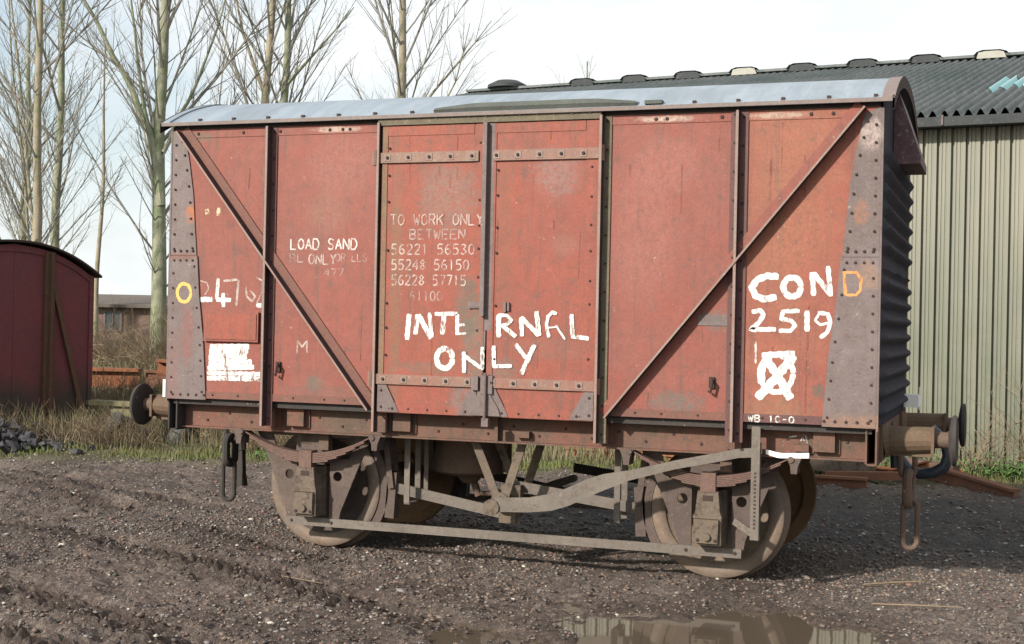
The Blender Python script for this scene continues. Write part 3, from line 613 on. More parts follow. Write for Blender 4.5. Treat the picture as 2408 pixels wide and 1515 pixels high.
# end wall with pressed horizontal corrugations
def rooftop(y): return 3.205+.305*(1-min(1, abs(y)/1.27)**2.3)
for sg in (1, -1):
    mb = MB(); ys = np.linspace(-1.213, 1.213, 25); nz_ = 150; b = 0
    for zi in range(nz_+1):
        for y in ys:
            zt = rooftop(y)-.012; z = 1.12+(zt-1.12)*zi/nz_
            amp = .026*min(1, max(0, (3.02-z)/.05))*min(1, max(0, (z-1.16)/.05))*min(1, (1.213-abs(y))/.045+.15)
            if abs(z-2.22) < .05: amp *= .15
            mb.v.append((sg*(2.672+amp*(1+math.sin(2*math.pi*(z-2.16)/.121))), y, z))
    ny_ = len(ys)
    for zi in range(nz_):
        for j in range(ny_-1): mb.f.append((zi*ny_+j, zi*ny_+j+1, (zi+1)*ny_+j+1, (zi+1)*ny_+j)); mb.m.append(0)
    e = part(mb, 'end_wall', M_end_shade if sg > 0 else M_side[0], smooth=True)
    mb = MB(); ya, yb = -.36, .36
    mb.add([(sg*2.676, ya, 3.445), (sg*2.676, yb, 3.445), (sg*2.70, yb, 3.45), (sg*2.70, ya, 3.45),
            (sg*2.676, ya, 2.93), (sg*2.676, yb, 2.93), (sg*2.86, yb, 2.93), (sg*2.86, ya, 2.93), (sg*2.86, ya, 2.985), (sg*2.86, yb, 2.985)],
           [(0,1,2,3), (3,2,9,8), (8,9,6,7), (0,3,8,7,4), (1,5,6,9,2), (4,7,6,5)])
    part(mb, 'vent_hood', M_hood)
    mb = MB(); mb.box(min(sg*2.669, sg*2.682), max(sg*2.669, sg*2.682), -1.2285, -1.20, 1.10, 3.19); part(mb, 'corner_angle', M_steel)
    mb = MB(); mb.box(min(sg*2.669, sg*2.682), max(sg*2.669, sg*2.682), 1.20, 1.2285, 1.10, 3.19); part(mb, 'corner_angle', M_steel)
# roof
mb = MB(); ys = np.linspace(-1.275, 1.275, 41); xs = np.linspace(-2.735, 2.735, 2)
def rz(y): return 3.222+.300*(1-(abs(y)/1.275)**2.3)
for off in (.022, 0):
    for x in xs:
        for y in ys: mb.v.append((x, y, rz(y)+off-.0))
n = len(ys)
for j in range(n-1):
    mb.f.append((j, j+1, n+j+1, n+j)); mb.f.append((2*n+j, 3*n+j, 3*n+j+1, 2*n+j+1))
    mb.f.append((j, 2*n+j, 2*n+j+1, j+1)); mb.f.append((n+j, n+j+1, 3*n+j+1, 3*n+j))
mb.f += [(0, n, 3*n, 2*n), (n-1, 2*n-1+0, 4*n-1, 3*n-1)]; mb.m = [0]*len(mb.f)
roof = part(mb, 'roof', M_roof, smooth=True)
mb = MB(); mb.box(-2.737, 2.737, -1.283, -1.266, 3.224, 3.250); part(mb, 'edge_strip', M_roofedge, roof)
mb = MB()
for k in range(18):
    if 7 < k < 12: continue
    x = -2.42+k*.297; y = -1.235; mb.box(x-.012, x+.012, y-.012, y+.012, rz(y)+.018, rz(y)+.036)
part(mb, 'roof_bolts', M_dkhole, roof, kind='stuff')
for sg in (1, -1):
    mb = MB(); nn = 30
    for j, y in enumerate(np.linspace(-1.28, 1.28, nn+1)):
        yy = max(-1.275, min(1.275, y)); z = rz(yy)
        for dx, dz in ((0, .032), (.014, .032), (.014, -.05), (0, -.05)): mb.v.append((sg*(2.736+dx), y, z+dz))
        mb.v[-4:] = [(sg*(2.665), y, z+.030), (sg*2.75, y, z+.030), (sg*2.75, y, z-.045), (sg*2.738, y, z-.045)] if False else mb.v[-4:]
    for j in range(nn):
        for k in range(4): mb.f.append((4*j+k, 4*j+(k+1) % 4, 4*j+4+(k+1) % 4, 4*j+4+k)); mb.m.append(0)
    part(mb, 'end_hoop', M_dkhole, roof)
    mb = MB()
    for j in range(9):
        ya, yb = -1.275+j*.07, -1.275+(j+1)*.07
        x0_, x1_ = sorted((sg*2.67, sg*2.752))
        mb.add([(x0_, ya, rz(ya)+.024), (x1_, ya, rz(ya)+.024), (x1_, yb, rz(yb)+.024), (x0_, yb, rz(yb)+.024),
                (x0_, ya, rz(ya)+.030), (x1_, ya, rz(ya)+.034), (x1_, yb, rz(yb)+.034), (x0_, yb, rz(yb)+.030)], [(0,3,2,1),(4,5,6,7),(0,1,5,4),(1,2,6,5),(2,3,7,6),(3,0,4,7)])
    part(mb, 'edge_capping', M_roofedge if sg > 0 else M_roof, roof)
# rain strip over the door
mb = MB(); N = 16
for i in range(N+1):
    t = i/N; x = -.46+1.50*t; e = min(1, min(t, 1-t)*5)
    z = rz(-1.2)+.02; mb.v += [(x, -1.245, z-.03), (x, -1.262, z-.005+.01*e), (x, -1.235, z+.012+.028*e), (x, -1.18, z+.02+.012*e)]
for i in range(N):
    for k in range(3): mb.f.append((4*i+k, 4*i+k+1, 4*i+5+k, 4*i+4+k)); mb.m.append(0)
part(mb, 'rain_strip', M_rain, roof)
mb = MB(); mb.box(1.10, 1.22, -1.26, -1.20, rz(-1.23)+.02, rz(-1.23)+.045); part(mb, 'rain_strip', M_rain, roof)

# underframe
YS = -1.10
for sg in (-1, 1):
    mb = MB(); y0, y1 = sorted((sg*1.07, sg*1.06)); mb.box(-2.60, 2.60, y0, y1, .905, 1.125)
    a, b = sorted((sg*1.06, sg*1.125)); mb.box(-2.60, 2.60, a, b, .895, .907)
    s_ = part(mb, 'solebar', M_sole)
    t = MB()
    for k in range(26):
        x = -2.4+k*.195; t.rivet(x, sg*1.07, .955+(.06 if k % 2 else 0), .012, .01, sg=sg)
    part(t, 'rivets', M_dkhole, s_, kind='stuff')
for x in (-1.815, -.88, .815, 1.745, -1.60, -.72, 2.33):    # brackets carrying the body
    mb = MB(); w_ = .04 if x not in (-1.60, -.72, 2.33) else .07
    mb.box(x-w_, x+w_, -1.128, -1.071, .93 if w_ < .05 else .945, 1.11); mb.box(x-w_-.03, x-w_, -1.083, -1.071, .93, 1.08); mb.box(x+w_, x+w_+.03, -1.083, -1.071, .93, 1.08)
    part(mb, 'body_bracket', M_sole)
mb = MB(); mb.box(.005, .03, -1.115, -1.071, .90, 1.1); part(mb, 'body_bracket', M_sole)
for sg in (-1, 1):
    x0, x1 = sorted((sg*2.60, sg*2.612)); mb = MB(); mb.box(x0, x1, -1.19, 1.19, .885, 1.118)
    a, b = sorted((sg*2.612, sg*2.675)); mb.box(a, b, -1.19, 1.19, .875, .887); mb.box(a, b, -1.19, 1.19, 1.108, 1.12)
    mb.box(min(sg*2.664, sg*2.676), max(sg*2.664, sg*2.676), -1.2, 1.2, .880, 1.116)
    part(mb, 'headstock', M_sole if sg > 0 else M_black)  # left one black: shade of the recess put into its colour
mb = MB()
for y in (-.3, .3): mb.box(-2.6, 2.6, y-.04, y+.04, .9, 1.07)
for x in (-1.95, -1.05, -.35, .35, 1.05, 1.95): mb.box(x-.04, x+.04, -1.05, 1.05, .92, 1.06)
mb.bar((-2.5, -.9, 1), (-.4, .3, 1), .1, .1); mb.bar((2.5, -.9, 1), (.4, .3, 1), .1, .1)
part(mb, 'underframe_members', M_black)  # beams added and coloured black to deepen the shade below the floor
# wheels
WX = (-1.512, 1.562); WR = .468
def wheel(x, side, far=False):
    M_disc = M_disc_shade if x < 0 else M_wheel
    mb = MB(); s = side
    mb.lathe([(r_, s*y) for r_, y in [(.001, .80), (.12, .80), (.14, .775), (.16, .745), (.26, .735), (.345, .755), (.372, .775), (.372, .70), (.345, .70), (.16, .70), (.13, .66), (.001, .66)]], x, WR, 56)
    wd = mb.build('wheel', M_farwheel if far else M_disc, wagon, smooth=True)
    mb = MB(); mb.lathe([(r_, s*y) for r_, y in [(.371, .70), (.371, .785), (.400, .805), (.452, .805), (WR, .795), (WR+.003, .72), (WR+.012, .70), (WR+.028, .690), (WR+.028, .676), (WR+.018, .668), (.40, .668), (.371, .70)]], x, WR, 64)
    mb.build('tyre', M_farwheel if far else M_tyre, wd, smooth=True)
    return wd
for x in WX:
    wheel(x, -1); wheel(x, 1, True)
    mb = MB(); mb.tube([(x, -1.06, WR), (x, 1.06, WR)], .065, 16); part(mb, 'axle', M_rust, smooth=True)
# axleguards, axleboxes, springs
def running_gear(x):
    res = []
    ol = [(-.50,.90),(.50,.90),(.41,.72),(.235,.30),(.215,.185),(.14,.185),(.14,.66),(-.14,.66),(-.14,.185),(-.215,.185),(-.235,.30),(-.41,.72)]
    res.append(plate2d('axleguard', [[(x+a, z) for a, z in ol], circ(x+.205, .565, .037), circ(x-.205, .565, .037), [(x+a, z) for a, z in ((.16,.70),(.30,.70),(.36,.86),(.14,.86))], [(x+a, z) for a, z in ((-.16,.70),(-.30,.70),(-.36,.86),(-.14,.86))]], -.975, .02, M_guard, wagon))
    mb = MB()
    mb.prism([(x-.095,.275),(x+.095,.275),(x+.095,.47),(x+.085,.50),(x+.070,.64),(x-.070,.64),(x-.085,.50),(x-.095,.47)], -1.12, -.90)
    mb.prism([(x-.075,.29),(x+.075,.29),(x+.08,.45),(x-.08,.45)], -1.145, -1.12)
    mb.box(x-.098, x+.098, -1.128, -1.11, .455, .475); mb.box(x-.10, x+.10, -.97, -.90, .27, .64)
    mb.tube([(x, -1.145, .335), (x, -1.165, .335)], .028, 10)
    ab = mb.build('axlebox', M_mudsteel, wagon); res.append(ab)
    mb = MB(); mb.rivet(x-.06, -1.146, .31, .013); mb.rivet(x+.06, -1.146, .31, .013); mb.box(x-.035, x+.035, -1.123, -1.12, .575, .612); mb.build('lid_bolts', M_dkhole, ab)
    mb = MB()
    for k in range(6):
        L = .56-.075*k; N = 14; b = len(mb.v)
        for i in range(N+1):
            t = -1+2*i/N; xx = x+t*L; zz = .735+.16*(t*L/.56)**2-k*.0125
            mb.v += [(xx, -1.115, zz), (xx, -1.035, zz), (xx, -1.035, zz+.0105), (xx, -1.115, zz+.0105)]
        for i in range(N):
            for q_ in range(4): mb.f.append((b+4*i+q_, b+4*i+(q_+1) % 4, b+4*i+4+(q_+1) % 4, b+4*i+4+q_)); mb.m.append(0)
        mb.f += [(b, b+1, b+2, b+3), (b+4*N+3, b+4*N+2, b+4*N+1, b+4*N)]; mb.m += [0, 0]
    sp = mb.build('leaf_spring', M_spring, wagon); res.append(sp)
    mb = MB(); mb.box(x-.052, x+.052, -1.125, -1.025, .635, .765); mb.build('spring_buckle', M_spring, sp)
    for t in (-1, 1):
        mb = MB(); hx = x+t*.575; mb.prism([(hx-.05, .90), (hx+.05, .90), (hx+.025, .84), (hx+.02, .79), (hx-.02, .79), (hx-.025, .84)], -1.13, -1.01)
        mb.tube([(hx-t*.02, -1.14, .885), (hx-t*.02, -1.0, .885)], .022, 8); res.append(mb.build('spring_hanger', M_guard, wagon))
    for q in ((x-.10, x-.02, -.985, -.96, .80, .905), (x+.06, x+.14, -1.02, -.99, .765, .905)):
        mb = MB(); mb.box(*q); res.append(mb.build('bump_stop', M_rust, wagon))
    return res
near = []
for x in WX: near += running_gear(x)
mb = MB(); mb.box(-1.735, 1.775, -1.003, -.987, .182, .245); tb = part(mb, 'tie_bar', M_bar); near.append(tb)
mb = MB()
for x in WX:
    mb.rivet(x-.17, -1.003, .214, .014); mb.rivet(x+.17, -1.003, .214, .014)
part(mb, 'tie_bar_bolts', M_dkhole, tb)
for o in list(near):      # far side of the running gear
    c = o.copy(); c.scale = (1, -1, 1); link(c, wagon)
    for ch in list(o.children):
        d = ch.copy(); link(d, c)
# brake gear
mb = MB(); lever = [(.04, .46, .10), (.30, .475, .105), (.47, .505, .12), (.60, .555, .13), (.72, .615, .13), (.84, .665, .115), (.95, .70, .09), (1.03, .725, .07), (1.35, .815, .060), (1.67, .888, .062), (1.78, .915, .062), (1.90, .925, .062)]
b = 0
for x, z, h in lever: mb.v += [(x, -1.185, z-h/2), (x, -1.172, z-h/2), (x, -1.172, z+h/2), (x, -1.185, z+h/2)]
for i in range(len(lever)-1):
    for q_ in range(4): mb.f.append((4*i+q_, 4*i+(q_+1) % 4, 4*i+4+(q_+1) % 4, 4*i+4+q_)); mb.m.append(0)
mb.f += [(0, 1, 2, 3)]; mb.m += [0]; part(mb, 'brake_lever', M_bar)
mb = MB(); mb.box(1.868, 1.925, -1.215, -1.205, .345, 1.10); mb.box(1.868, 1.925, -1.165, -1.155, .345, .99); mb.box(1.868, 1.925, -1.204, -1.166, .345, .36)
mb.bar((1.90, -1.2, .375), (1.73, -1.05, .44), .045, .012); gd = part(mb, 'lever_guide', M_bar)
mb = MB()
for k in range(15): mb.box(1.889, 1.902, -1.218, -1.2155, .42+k*.026, .432+k*.026)
part(mb, 'guide_holes', M_dkhole, gd, kind='stuff')
for y in (-1.0, -.55):
    mb = MB(); mb.bar((-.19, y, .90), (.0, y, .47), .062, .014); mb.bar((.185, y, .90), (.045, y, .47), .062, .014); mb.tube([(.02, y-.02, .46), (.02, y+.02, .46)], .07, 14); part(mb, 'v_hanger', M_mudsteel)
mb = MB(); mb.tube([(.02, -1.19, .46), (.02, .8, .46)], .032, 10); mb.tube([(.02, -1.2, .44), (.02, -1.17, .44)], .06, 12); mb.box(-.05, .10, -.8, -.72, .33, .56); mb.box(-.01, .12, -.95, -.9, .30, .40); part(mb, 'cross_shaft', M_mudsteel)
for sgn in (1, -1):
    yy = -.75*1
    mb = MB(); mb.bar((-1.06, yy, .50), (.02, yy-.02, .335), .078, .015) if sgn > 0 else mb.bar((.02, yy+.03, .55), (1.10, yy, .43), .078, .015)
    part(mb, 'push_rod', M_bar)
for sgn in (1, -1):
    yy = .75
    mb = MB(); mb.bar((-1.06, yy, .50), (.02, yy-.02, .335), .078, .015) if sgn > 0 else mb.bar((.02, yy+.03, .55), (1.10, yy, .43), .078, .015)
    part(mb, 'push_rod', M_black)
for x, s in ((WX[0], 1), (WX[1], -1)):
    for y in (-.74, .74):
        mb = MB(); N = 9; b = 0
        for i in range(N+1):
            a = R(-34+i*7.6); 
            for rr_ in (WR+.006, WR+.07): 
                for yy in (y-.045, y+.045): mb.v.append((x+s*rr_*math.cos(a), yy, WR+rr_*math.sin(a)))
        for i in range(N):
            k = 4*i
            mb.f += [(k, k+1, k+5, k+4), (k+2, k+6, k+7, k+3), (k, k+4, k+6, k+2), (k+1, k+3, k+7, k+5)]
        mb.f += [(0, 2, 3, 1), (4*N, 4*N+1, 4*N+3, 4*N+2)]; mb.m = [0]*len(mb.f)
        mb.bar((x+s*(WR+.08), y, .25), (x+s*(WR+.10), y, .60), .075, .09); mb.bar((x+s*(WR+.10), y-.06, .48), (x+s*(WR+.04), y-.06, .92), .045, .015); mb.bar((x+s*(WR+.10), y+.06, .48), (x+s*(WR+.04), y+.06, .92), .045, .015)
        part(mb, 'brake_shoe', M_guard if y < 0 else M_black)
for (xa, za) in ((-.785, .385), (.855, .355)):
    mb = MB()
    for y in (-.86, -.66): mb.box(xa-.022, xa+.022, y-.006, y+.006, za, .90)
    mb.box(xa-.022, xa+.022, -.86, -.66, za-.01, za); part(mb, 'safety_loop', M_bar)
mb = MB(); mb.box(-.735, -.70, -.66, -.648, .41, .90); part(mb, 'safety_loop', M_bar)
# vacuum cylinder
mb = MB(); cx, cy = -.50, -.30
def ring(z, r_, n=24): return [(cx+r_*math.cos(2*math.pi*k/n), cy+r_*math.sin(2*math.pi*k/n), z) for k in range(n)]
prof = [(.92, .26), (.78, .275), (.66, .29), (.60, .29), (.585, .27), (.55, .10), (.50, .06)]
for z, r_ in prof: mb.v += ring(z, r_)
for i in range(len(prof)-1):
    for k in range(24): mb.f.append((24*i+k, 24*i+(k+1) % 24, 24*i+24+(k+1) % 24, 24*i+24+k))
mb.f.append(tuple(range(24*(len(prof)-1), 24*len(prof)))); mb.m = [0]*len(mb.f)
mb.tube([(cx+.02, cy, .55), (cx+.08, cy, .40)], .03, 8); mb.box(cx-.33, cx-.29, cy-.05, cy+.05, .6, .92); mb.box(cx+.29, cx+.33, cy-.05, cy+.05, .6, .92)
mb.tube([(cx+.08, cy, .42), (.02, cy+.02, .44)], .02, 8)
part(mb, 'vacuum_cylinder', M_rust, smooth=True)
# buffers
def buffer(sx, y):
    s = 1 if sx > 0 else -1
    X = lambda a: s*(2.678+a)
    mb = MB(); 
    def xbox(a, b, y0, y1, z0, z1): x0, x1 = sorted((X(a), X(b))); mb.box(x0, x1, y0, y1, z0, z1)
    xbox(0, .018, y-.16, y+.16, .90, 1.13)
    mb.tube([(X(.018), y, 1.02), (X(.05), y, 1.025), (X(.33), y, 1.04)], [.115, .095, .085], 16)
    xbox(.018, .33, y-.012, y+.012, .925, .965); xbox(.318, .338, y-.09, y+.09, .95, 1.125)
    h = part(mb, 'buffer', M_yellowbuf)
    mb = MB(); mb.tube([(X(.338), y, 1.04), (X(.435), y, 1.04)], .055, 14); mb.build('ram', M_rust, h, smooth=True)
    mb = MB(); mb.tube([(X(.425), y, 1.04), (X(.440), y, 1.04), (X(.455), y, 1.04), (X(.475), y, 1.04), (X(.484), y, 1.04)], [.06, .150, .168, .166, .12], 32); mb.build('head', M_black, h, smooth=True)
for sx in (-1, 1):
    for y in (-.865, .865): buffer(sx, y)
# couplings
def stad(cx, cy, z0, z1, rx, n=8, tilt=0.):
    pts = []
    for k in range(n+1): a = math.pi*k/n; pts.append((math.cos(a)*rx, z1-rx+math.sin(a)*rx))
    for k in range(n+1): a = math.pi+math.pi*k/n; pts.append((math.cos(a)*rx, z0+rx+math.sin(a)*rx))
    ca, sa = math.cos(tilt), math.sin(tilt)
    return [(cx+p*ca, cy+p*sa, z) for p, z in pts]
for s, xs_ in ((1, 2.79), (-1, -2.83)):
    mb = MB(); mb.box(min(s*2.67, s*2.69), max(s*2.67, s*2.69), -.09, .09, .92, 1.10)
    mb.tube([(s*2.68, 0, 1.0), (s*2.76, 0, 1.0), (s*2.82, 0, .975), (s*2.845, 0, .93), (s*2.82, 0, .88), (s*2.77, 0, .875)], [.035, .035, .034, .03, .026, .016], 10)
    h = part(mb, 'coupling_hook', M_rust, smooth=True)
    for k, (z0, z1, rx, tl) in enumerate([(.70, .90, .05, .2), (.50, .735, .055, 1.4), (.185, .535, .050, .25)]):
        mb = MB(); mb.tube(stad(xs_+s*.012*k, 0, z0, z1, rx, 8, tl), .020 if k != 1 else .034, 8, closed=True); mb.build('chain_link', M_rust if s > 0 else M_black, h, smooth=True)
    if s < 0:
        mb = MB(); mb.prism([(-2.90, .29), (-2.80, .29), (-2.82, .40), (-2.83, .62), (-2.89, .66), (-2.91, .5), (-2.885, .4)], .17, .23)
        mb.tube([(-2.68, .2, .84), (-2.80, .2, .82), (-2.87, .2, .76), (-2.85, .2, .60)], .042, 8); mb.build('brake_hose', M_black, h)
mb = MB(); mb.tube([(2.69, .25, .86), (2.72, .25, .80), (2.77, .25, .74), (2.86, .24, .705), (2.96, .22, .72), (3.035, .2, .77), (3.06, .2, .85), (3.045, .2, .93), (3.0, .2, .99), (2.96, .2, 1.02)], .042, 12)
mb.tube([(2.68, .25, .93), (2.69, .25, .74)], .04, 10); mb.tube([(2.97, .2, 1.0), (2.93, .2, 1.05)], .045, 10); part(mb, 'vacuum_hose', M_rubber, smooth=True)
mb = MB(); mb.box(2.690, 2.80, .93, 1.02, 1.16, 1.26); mb.box(2.80, 2.812, .96, .99, 1.14, 1.32); part(mb, 'lamp_bracket', M_white)
mb = MB(); mb.box(-2.705, -2.683, -1.235, -1.215, 1.13, 1.265); part(mb, 'lamp_bracket', M_white)
# door stop springs, small parts along the solebar
for x in (.22, 2.18): 
    mb = MB(); mb.box(x-.05, x+.05, -1.12, -1.071, .94, .985); part(mb, 'bracket', M_sole)
# rust stains running down from bolts
M_run = paintm('rust_run', (.13, .050, .035), .38, .66, 14, .8, .42)
rn = random.Random(3); runs = {}
for k in range(34):
    x = rn.choice([-2.2, -1.95, -1.6, -1.4, -1.2, -1.0, -.7, -.4, -.2, .1, .3, .5, .7, .95, 1.2, 1.4, 1.6, 1.85, 2.0, 2.2, 2.35])+rn.gauss(0, .06)
    z = rn.choice([3.15, 3.15, 2.88, 2.5, 1.9, 1.6, 1.3])+rn.gauss(0, .04); L = rn.uniform(.06, .45)
    z1 = max(z-L, 1.2)
    if -.86 < x < .78:
        x = min(max(x, -.78), .66)
        if -.16 < x < .03: continue
        runs.setdefault('d0' if x < 0 else 'd1', []).append(([(x, z), (x+rn.gauss(0, .004), z1)], rn.uniform(.006, .016)))
    elif min(abs(x-a_) for a_ in (-1.8, -.88, .82, 1.745)) > .09: runs.setdefault('w', []).append(([(x, min(z, 3.12)), (x+rn.gauss(0, .004), z1)], rn.uniform(.006, .016)))
for k, v in runs.items():
    o_ = strokes('rust_stains', v, -1.2436 if k != 'w' else YP-.0004, M_run, wagon if k == 'w' else doors[int(k[1])], .25); o_['kind'] = 'stuff'
# painted markings
YB = -1.2435
LT = {
'internal_l' : [([(-0.624,1.808),(-0.638,1.619)],0.039),([(-0.558,1.805),(-0.573,1.659)],0.036),([(-0.553,1.805),(-0.447,1.632)],0.038),([(-0.466,1.819),(-0.441,1.641)],0.029),([(-0.424,1.809),(-0.249,1.816)],0.029),([(-0.35,1.812),(-0.362,1.664)],0.037),([(-0.249,1.812),(-0.246,1.666)],0.029),([(-0.252,1.731),(-0.188,1.737)],0.019),([(-0.26,1.668),(-0.178,1.676)],0.015),([(-0.278,1.494),(-0.283,1.463),(-0.3,1.437),(-0.325,1.423),(-0.352,1.422),(-0.378,1.435),(-0.396,1.459),(-0.403,1.49),(-0.397,1.521),(-0.38,1.547),(-0.355,1.561),(-0.328,1.562),(-0.302,1.549),(-0.285,1.524),(-0.278,1.494)],0.041),([(-0.189,1.545),(-0.185,1.393)],0.032),([(-0.197,1.524),(-0.055,1.431)],0.027),([(-0.049,1.582),(-0.046,1.418)],0.029)] ,
'internal_r' : [([(0.069,1.815),(0.073,1.652)],0.038),([(0.067,1.811),(0.129,1.808),(0.168,1.777),(0.135,1.745),(0.086,1.734)],0.025),([(0.1,1.736),(0.203,1.659)],0.032),([(0.236,1.797),(0.25,1.663)],0.032),([(0.236,1.799),(0.374,1.671)],0.033),([(0.351,1.842),(0.374,1.669)],0.036),([(0.502,1.826),(0.467,1.836),(0.437,1.805),(0.427,1.742),(0.446,1.66)],0.025),([(0.434,1.726),(0.512,1.736)],0.012),([(0.495,1.744),(0.566,1.648)],0.016),([(0.608,1.826),(0.619,1.676)],0.031),([(0.608,1.672),(0.737,1.658)],0.03),([(0.036,1.593),(0.042,1.442)],0.03),([(0.03,1.446),(0.177,1.453)],0.028),([(0.2,1.609),(0.282,1.511)],0.03),([(0.341,1.608),(0.249,1.398)],0.035)] ,
'cond' : [([(2.026,2.096),(1.95,2.102),(1.887,2.077),(1.848,2.027),(1.872,1.973),(1.926,1.947),(2.015,1.961)],0.045),([(2.173,2.03),(2.168,2.002),(2.153,1.98),(2.13,1.967),(2.104,1.967),(2.08,1.979),(2.063,2.001),(2.057,2.029),(2.062,2.057),(2.078,2.079),(2.101,2.092),(2.127,2.092),(2.151,2.08),(2.167,2.058),(2.173,2.03)],0.041),([(2.241,2.128),(2.257,1.973)],0.035),([(2.25,2.124),(2.366,1.979)],0.034),([(2.344,2.169),(2.366,1.97)],0.032),([(1.851,1.861),(1.91,1.872),(1.932,1.844),(1.902,1.79),(1.845,1.743),(2.015,1.749)],0.031),([(2.167,1.873),(2.061,1.868),(2.046,1.819),(2.115,1.807),(2.141,1.774),(2.108,1.74),(2.033,1.74)],0.028),([(2.215,1.875),(2.218,1.738)],0.034),([(2.285,1.863),(2.351,1.855),(2.367,1.798),(2.349,1.736),(2.302,1.698)],0.027),([(2.29,1.85),(2.269,1.814),(2.3,1.784),(2.356,1.798)],0.018),([(1.882,1.663),(1.885,1.52)],0.013),([(2.134,1.46),(2.124,1.406),(2.094,1.361),(2.05,1.336),(2.001,1.334),(1.956,1.356),(1.924,1.399),(1.912,1.453),(1.922,1.508),(1.952,1.552),(1.996,1.578),(2.045,1.579),(2.09,1.556),(2.122,1.514),(2.134,1.46)],0.037),([(1.899,1.287),(2.025,1.434),(2.138,1.58)],0.059),([(1.956,1.549),(2.043,1.426),(2.121,1.29)],0.057),([(1.93,1.521),(1.924,1.386)],0.048),([(1.924,1.575),(2.142,1.594)],0.038)] ,
'd' : [([(2.449,2.121),(2.462,1.98)],0.021),([(2.44,2.127),(2.526,2.127),(2.56,2.082),(2.554,2.012),(2.529,1.981),(2.462,1.98)],0.018)] ,
'o' : [([(-2.474,1.94),(-2.479,1.909),(-2.496,1.884),(-2.52,1.87),(-2.547,1.87),(-2.572,1.883),(-2.59,1.908),(-2.597,1.939),(-2.591,1.97),(-2.575,1.995),(-2.551,2.009),(-2.523,2.009),(-2.498,1.996),(-2.481,1.971),(-2.474,1.94)],0.027)] ,
'num' : [([(-2.401,1.89),(-2.289,1.892)],0.039),([(-2.4,2.034),(-2.341,2.018),(-2.325,1.976),(-2.358,1.925)],0.01),([(-2.242,2.052),(-2.252,1.892)],0.029),([(-2.255,1.89),(-2.124,1.889)],0.034),([(-2.195,1.942),(-2.19,1.834)],0.034),([(-2.195,2.034),(-2.071,2.045)],0.018),([(-2.063,2.045),(-2.077,1.846)],0.02),([(-1.997,1.991),(-1.991,1.92),(-1.942,1.879),(-1.915,1.921),(-1.963,1.962)],0.015),([(-1.909,2.063),(-1.856,2.038),(-1.857,1.955),(-1.904,1.863)],0.012),([(-1.906,1.855),(-1.832,1.848)],0.033)] ,
'patch' : [([(-2.304,1.525),(-1.958,1.537)],0.046),([(-2.308,1.487),(-1.966,1.504)],0.051),([(-2.312,1.444),(-1.975,1.462)],0.051),([(-2.311,1.402),(-1.931,1.421)],0.042),([(-2.32,1.364),(-1.911,1.384)],0.042),([(-2.322,1.326),(-1.829,1.333)],0.032),([(-2.321,1.288),(-1.828,1.295)],0.038)] ,
'm' : [([(-1.548,1.498),(-1.546,1.593),(-1.507,1.544),(-1.467,1.594),(-1.465,1.5)],0.013)] ,
'yel' : [([(-2.36,2.584),(-2.349,2.546)],0.042),([(-2.248,2.595),(-2.256,2.532)],0.034)] ,
'sole' : [([(2.089,0.995),(2.096,1.031),(2.162,1.044),(2.201,1.052),(2.214,0.993)],0.009),([(2.171,1.007),(2.182,1.035),(2.194,1.008)],0.008)] ,
}
def letters(k, groups, y, mt, par, name='letter'):
    for g_ in groups: strokes(name, [LT[k][i] for i in g_], y, mt, par)
letters('internal_l', [[0], [1, 2, 3], [4, 5], [6, 7, 8], [9]], YB-.001, W6, doors[0]); letters('internal_l', [[10, 11, 12]], -1.2500, W6, doors[0])
letters('internal_r', [[0, 1, 2], [3, 4, 5], [6, 7, 8], [9, 10], [11, 12], [13, 14]], -1.2496, W6, doors[1])
letters('cond', [[0], [1], [2, 3, 4]], YP-.0012, W1, wagon); letters('cond', [[5], [6], [7], [8, 9]], YP-.0012, W1, wagon, 'digit')
letters('cond', [[11, 12, 13, 14, 15]], YP-.0012, W1, wagon, 'crossed_ring'); letters('cond', [[10]], YP-.0012, W2, wagon, 'paint_stroke')
letters('num', [[0], [2, 3, 4], [9]], YP-.0012, W1, wagon, 'digit'); letters('num', [[1], [5, 6], [7], [8]], YP-.0012, W3, wagon, 'digit')
letters('patch', [[0, 1, 2, 3, 4, 5, 6]], YP-.0012, W6, wagon, 'white_paint_patch'); letters('m', [[0]], YP-.0012, W3, wagon)
letters('yel', [[0], [1]], YP-.0012, CR1, wagon, 'cream_daub'); letters('o', [[0]], YP-.0150, OR1, wagon, 'orange_ring')
letters('d', [[0, 1]], YP-.0150, OR2, wagon); letters('sole', [[0, 1]], -1.0722, W2, wagon, 'white_mark')
mb = MB(); mb.prism([(1.95,.945),(2.02,.930),(2.06,.925),(2.235,.935),(2.235,.900),(2.05,.892),(2.02,.895),(1.95,.915)], -1.132, -1.126); part(mb, 'white_strip', M_white)
words('stencilled_lettering', 'LOAD SAND', -1.62, -1.07, 2.315, .078, .012, YP-.0012, W5, wagon)
words('stencilled_lettering', 'BL', -1.625, -1.51, 2.21, .058, .009, YP-.0012, W4, wagon)
words('stencilled_lettering', 'ONLY', -1.465, -1.24, 2.203, .075, .011, YP-.0012, W3, wagon)
words('stencilled_lettering', 'OR LLS', -1.24, -.985, 2.215, .056, .008, YP-.0012, W4, wagon)
words('stencilled_lettering', '477', -1.335, -1.175, 2.105, .052, .008, YP-.0012, W4, wagon)
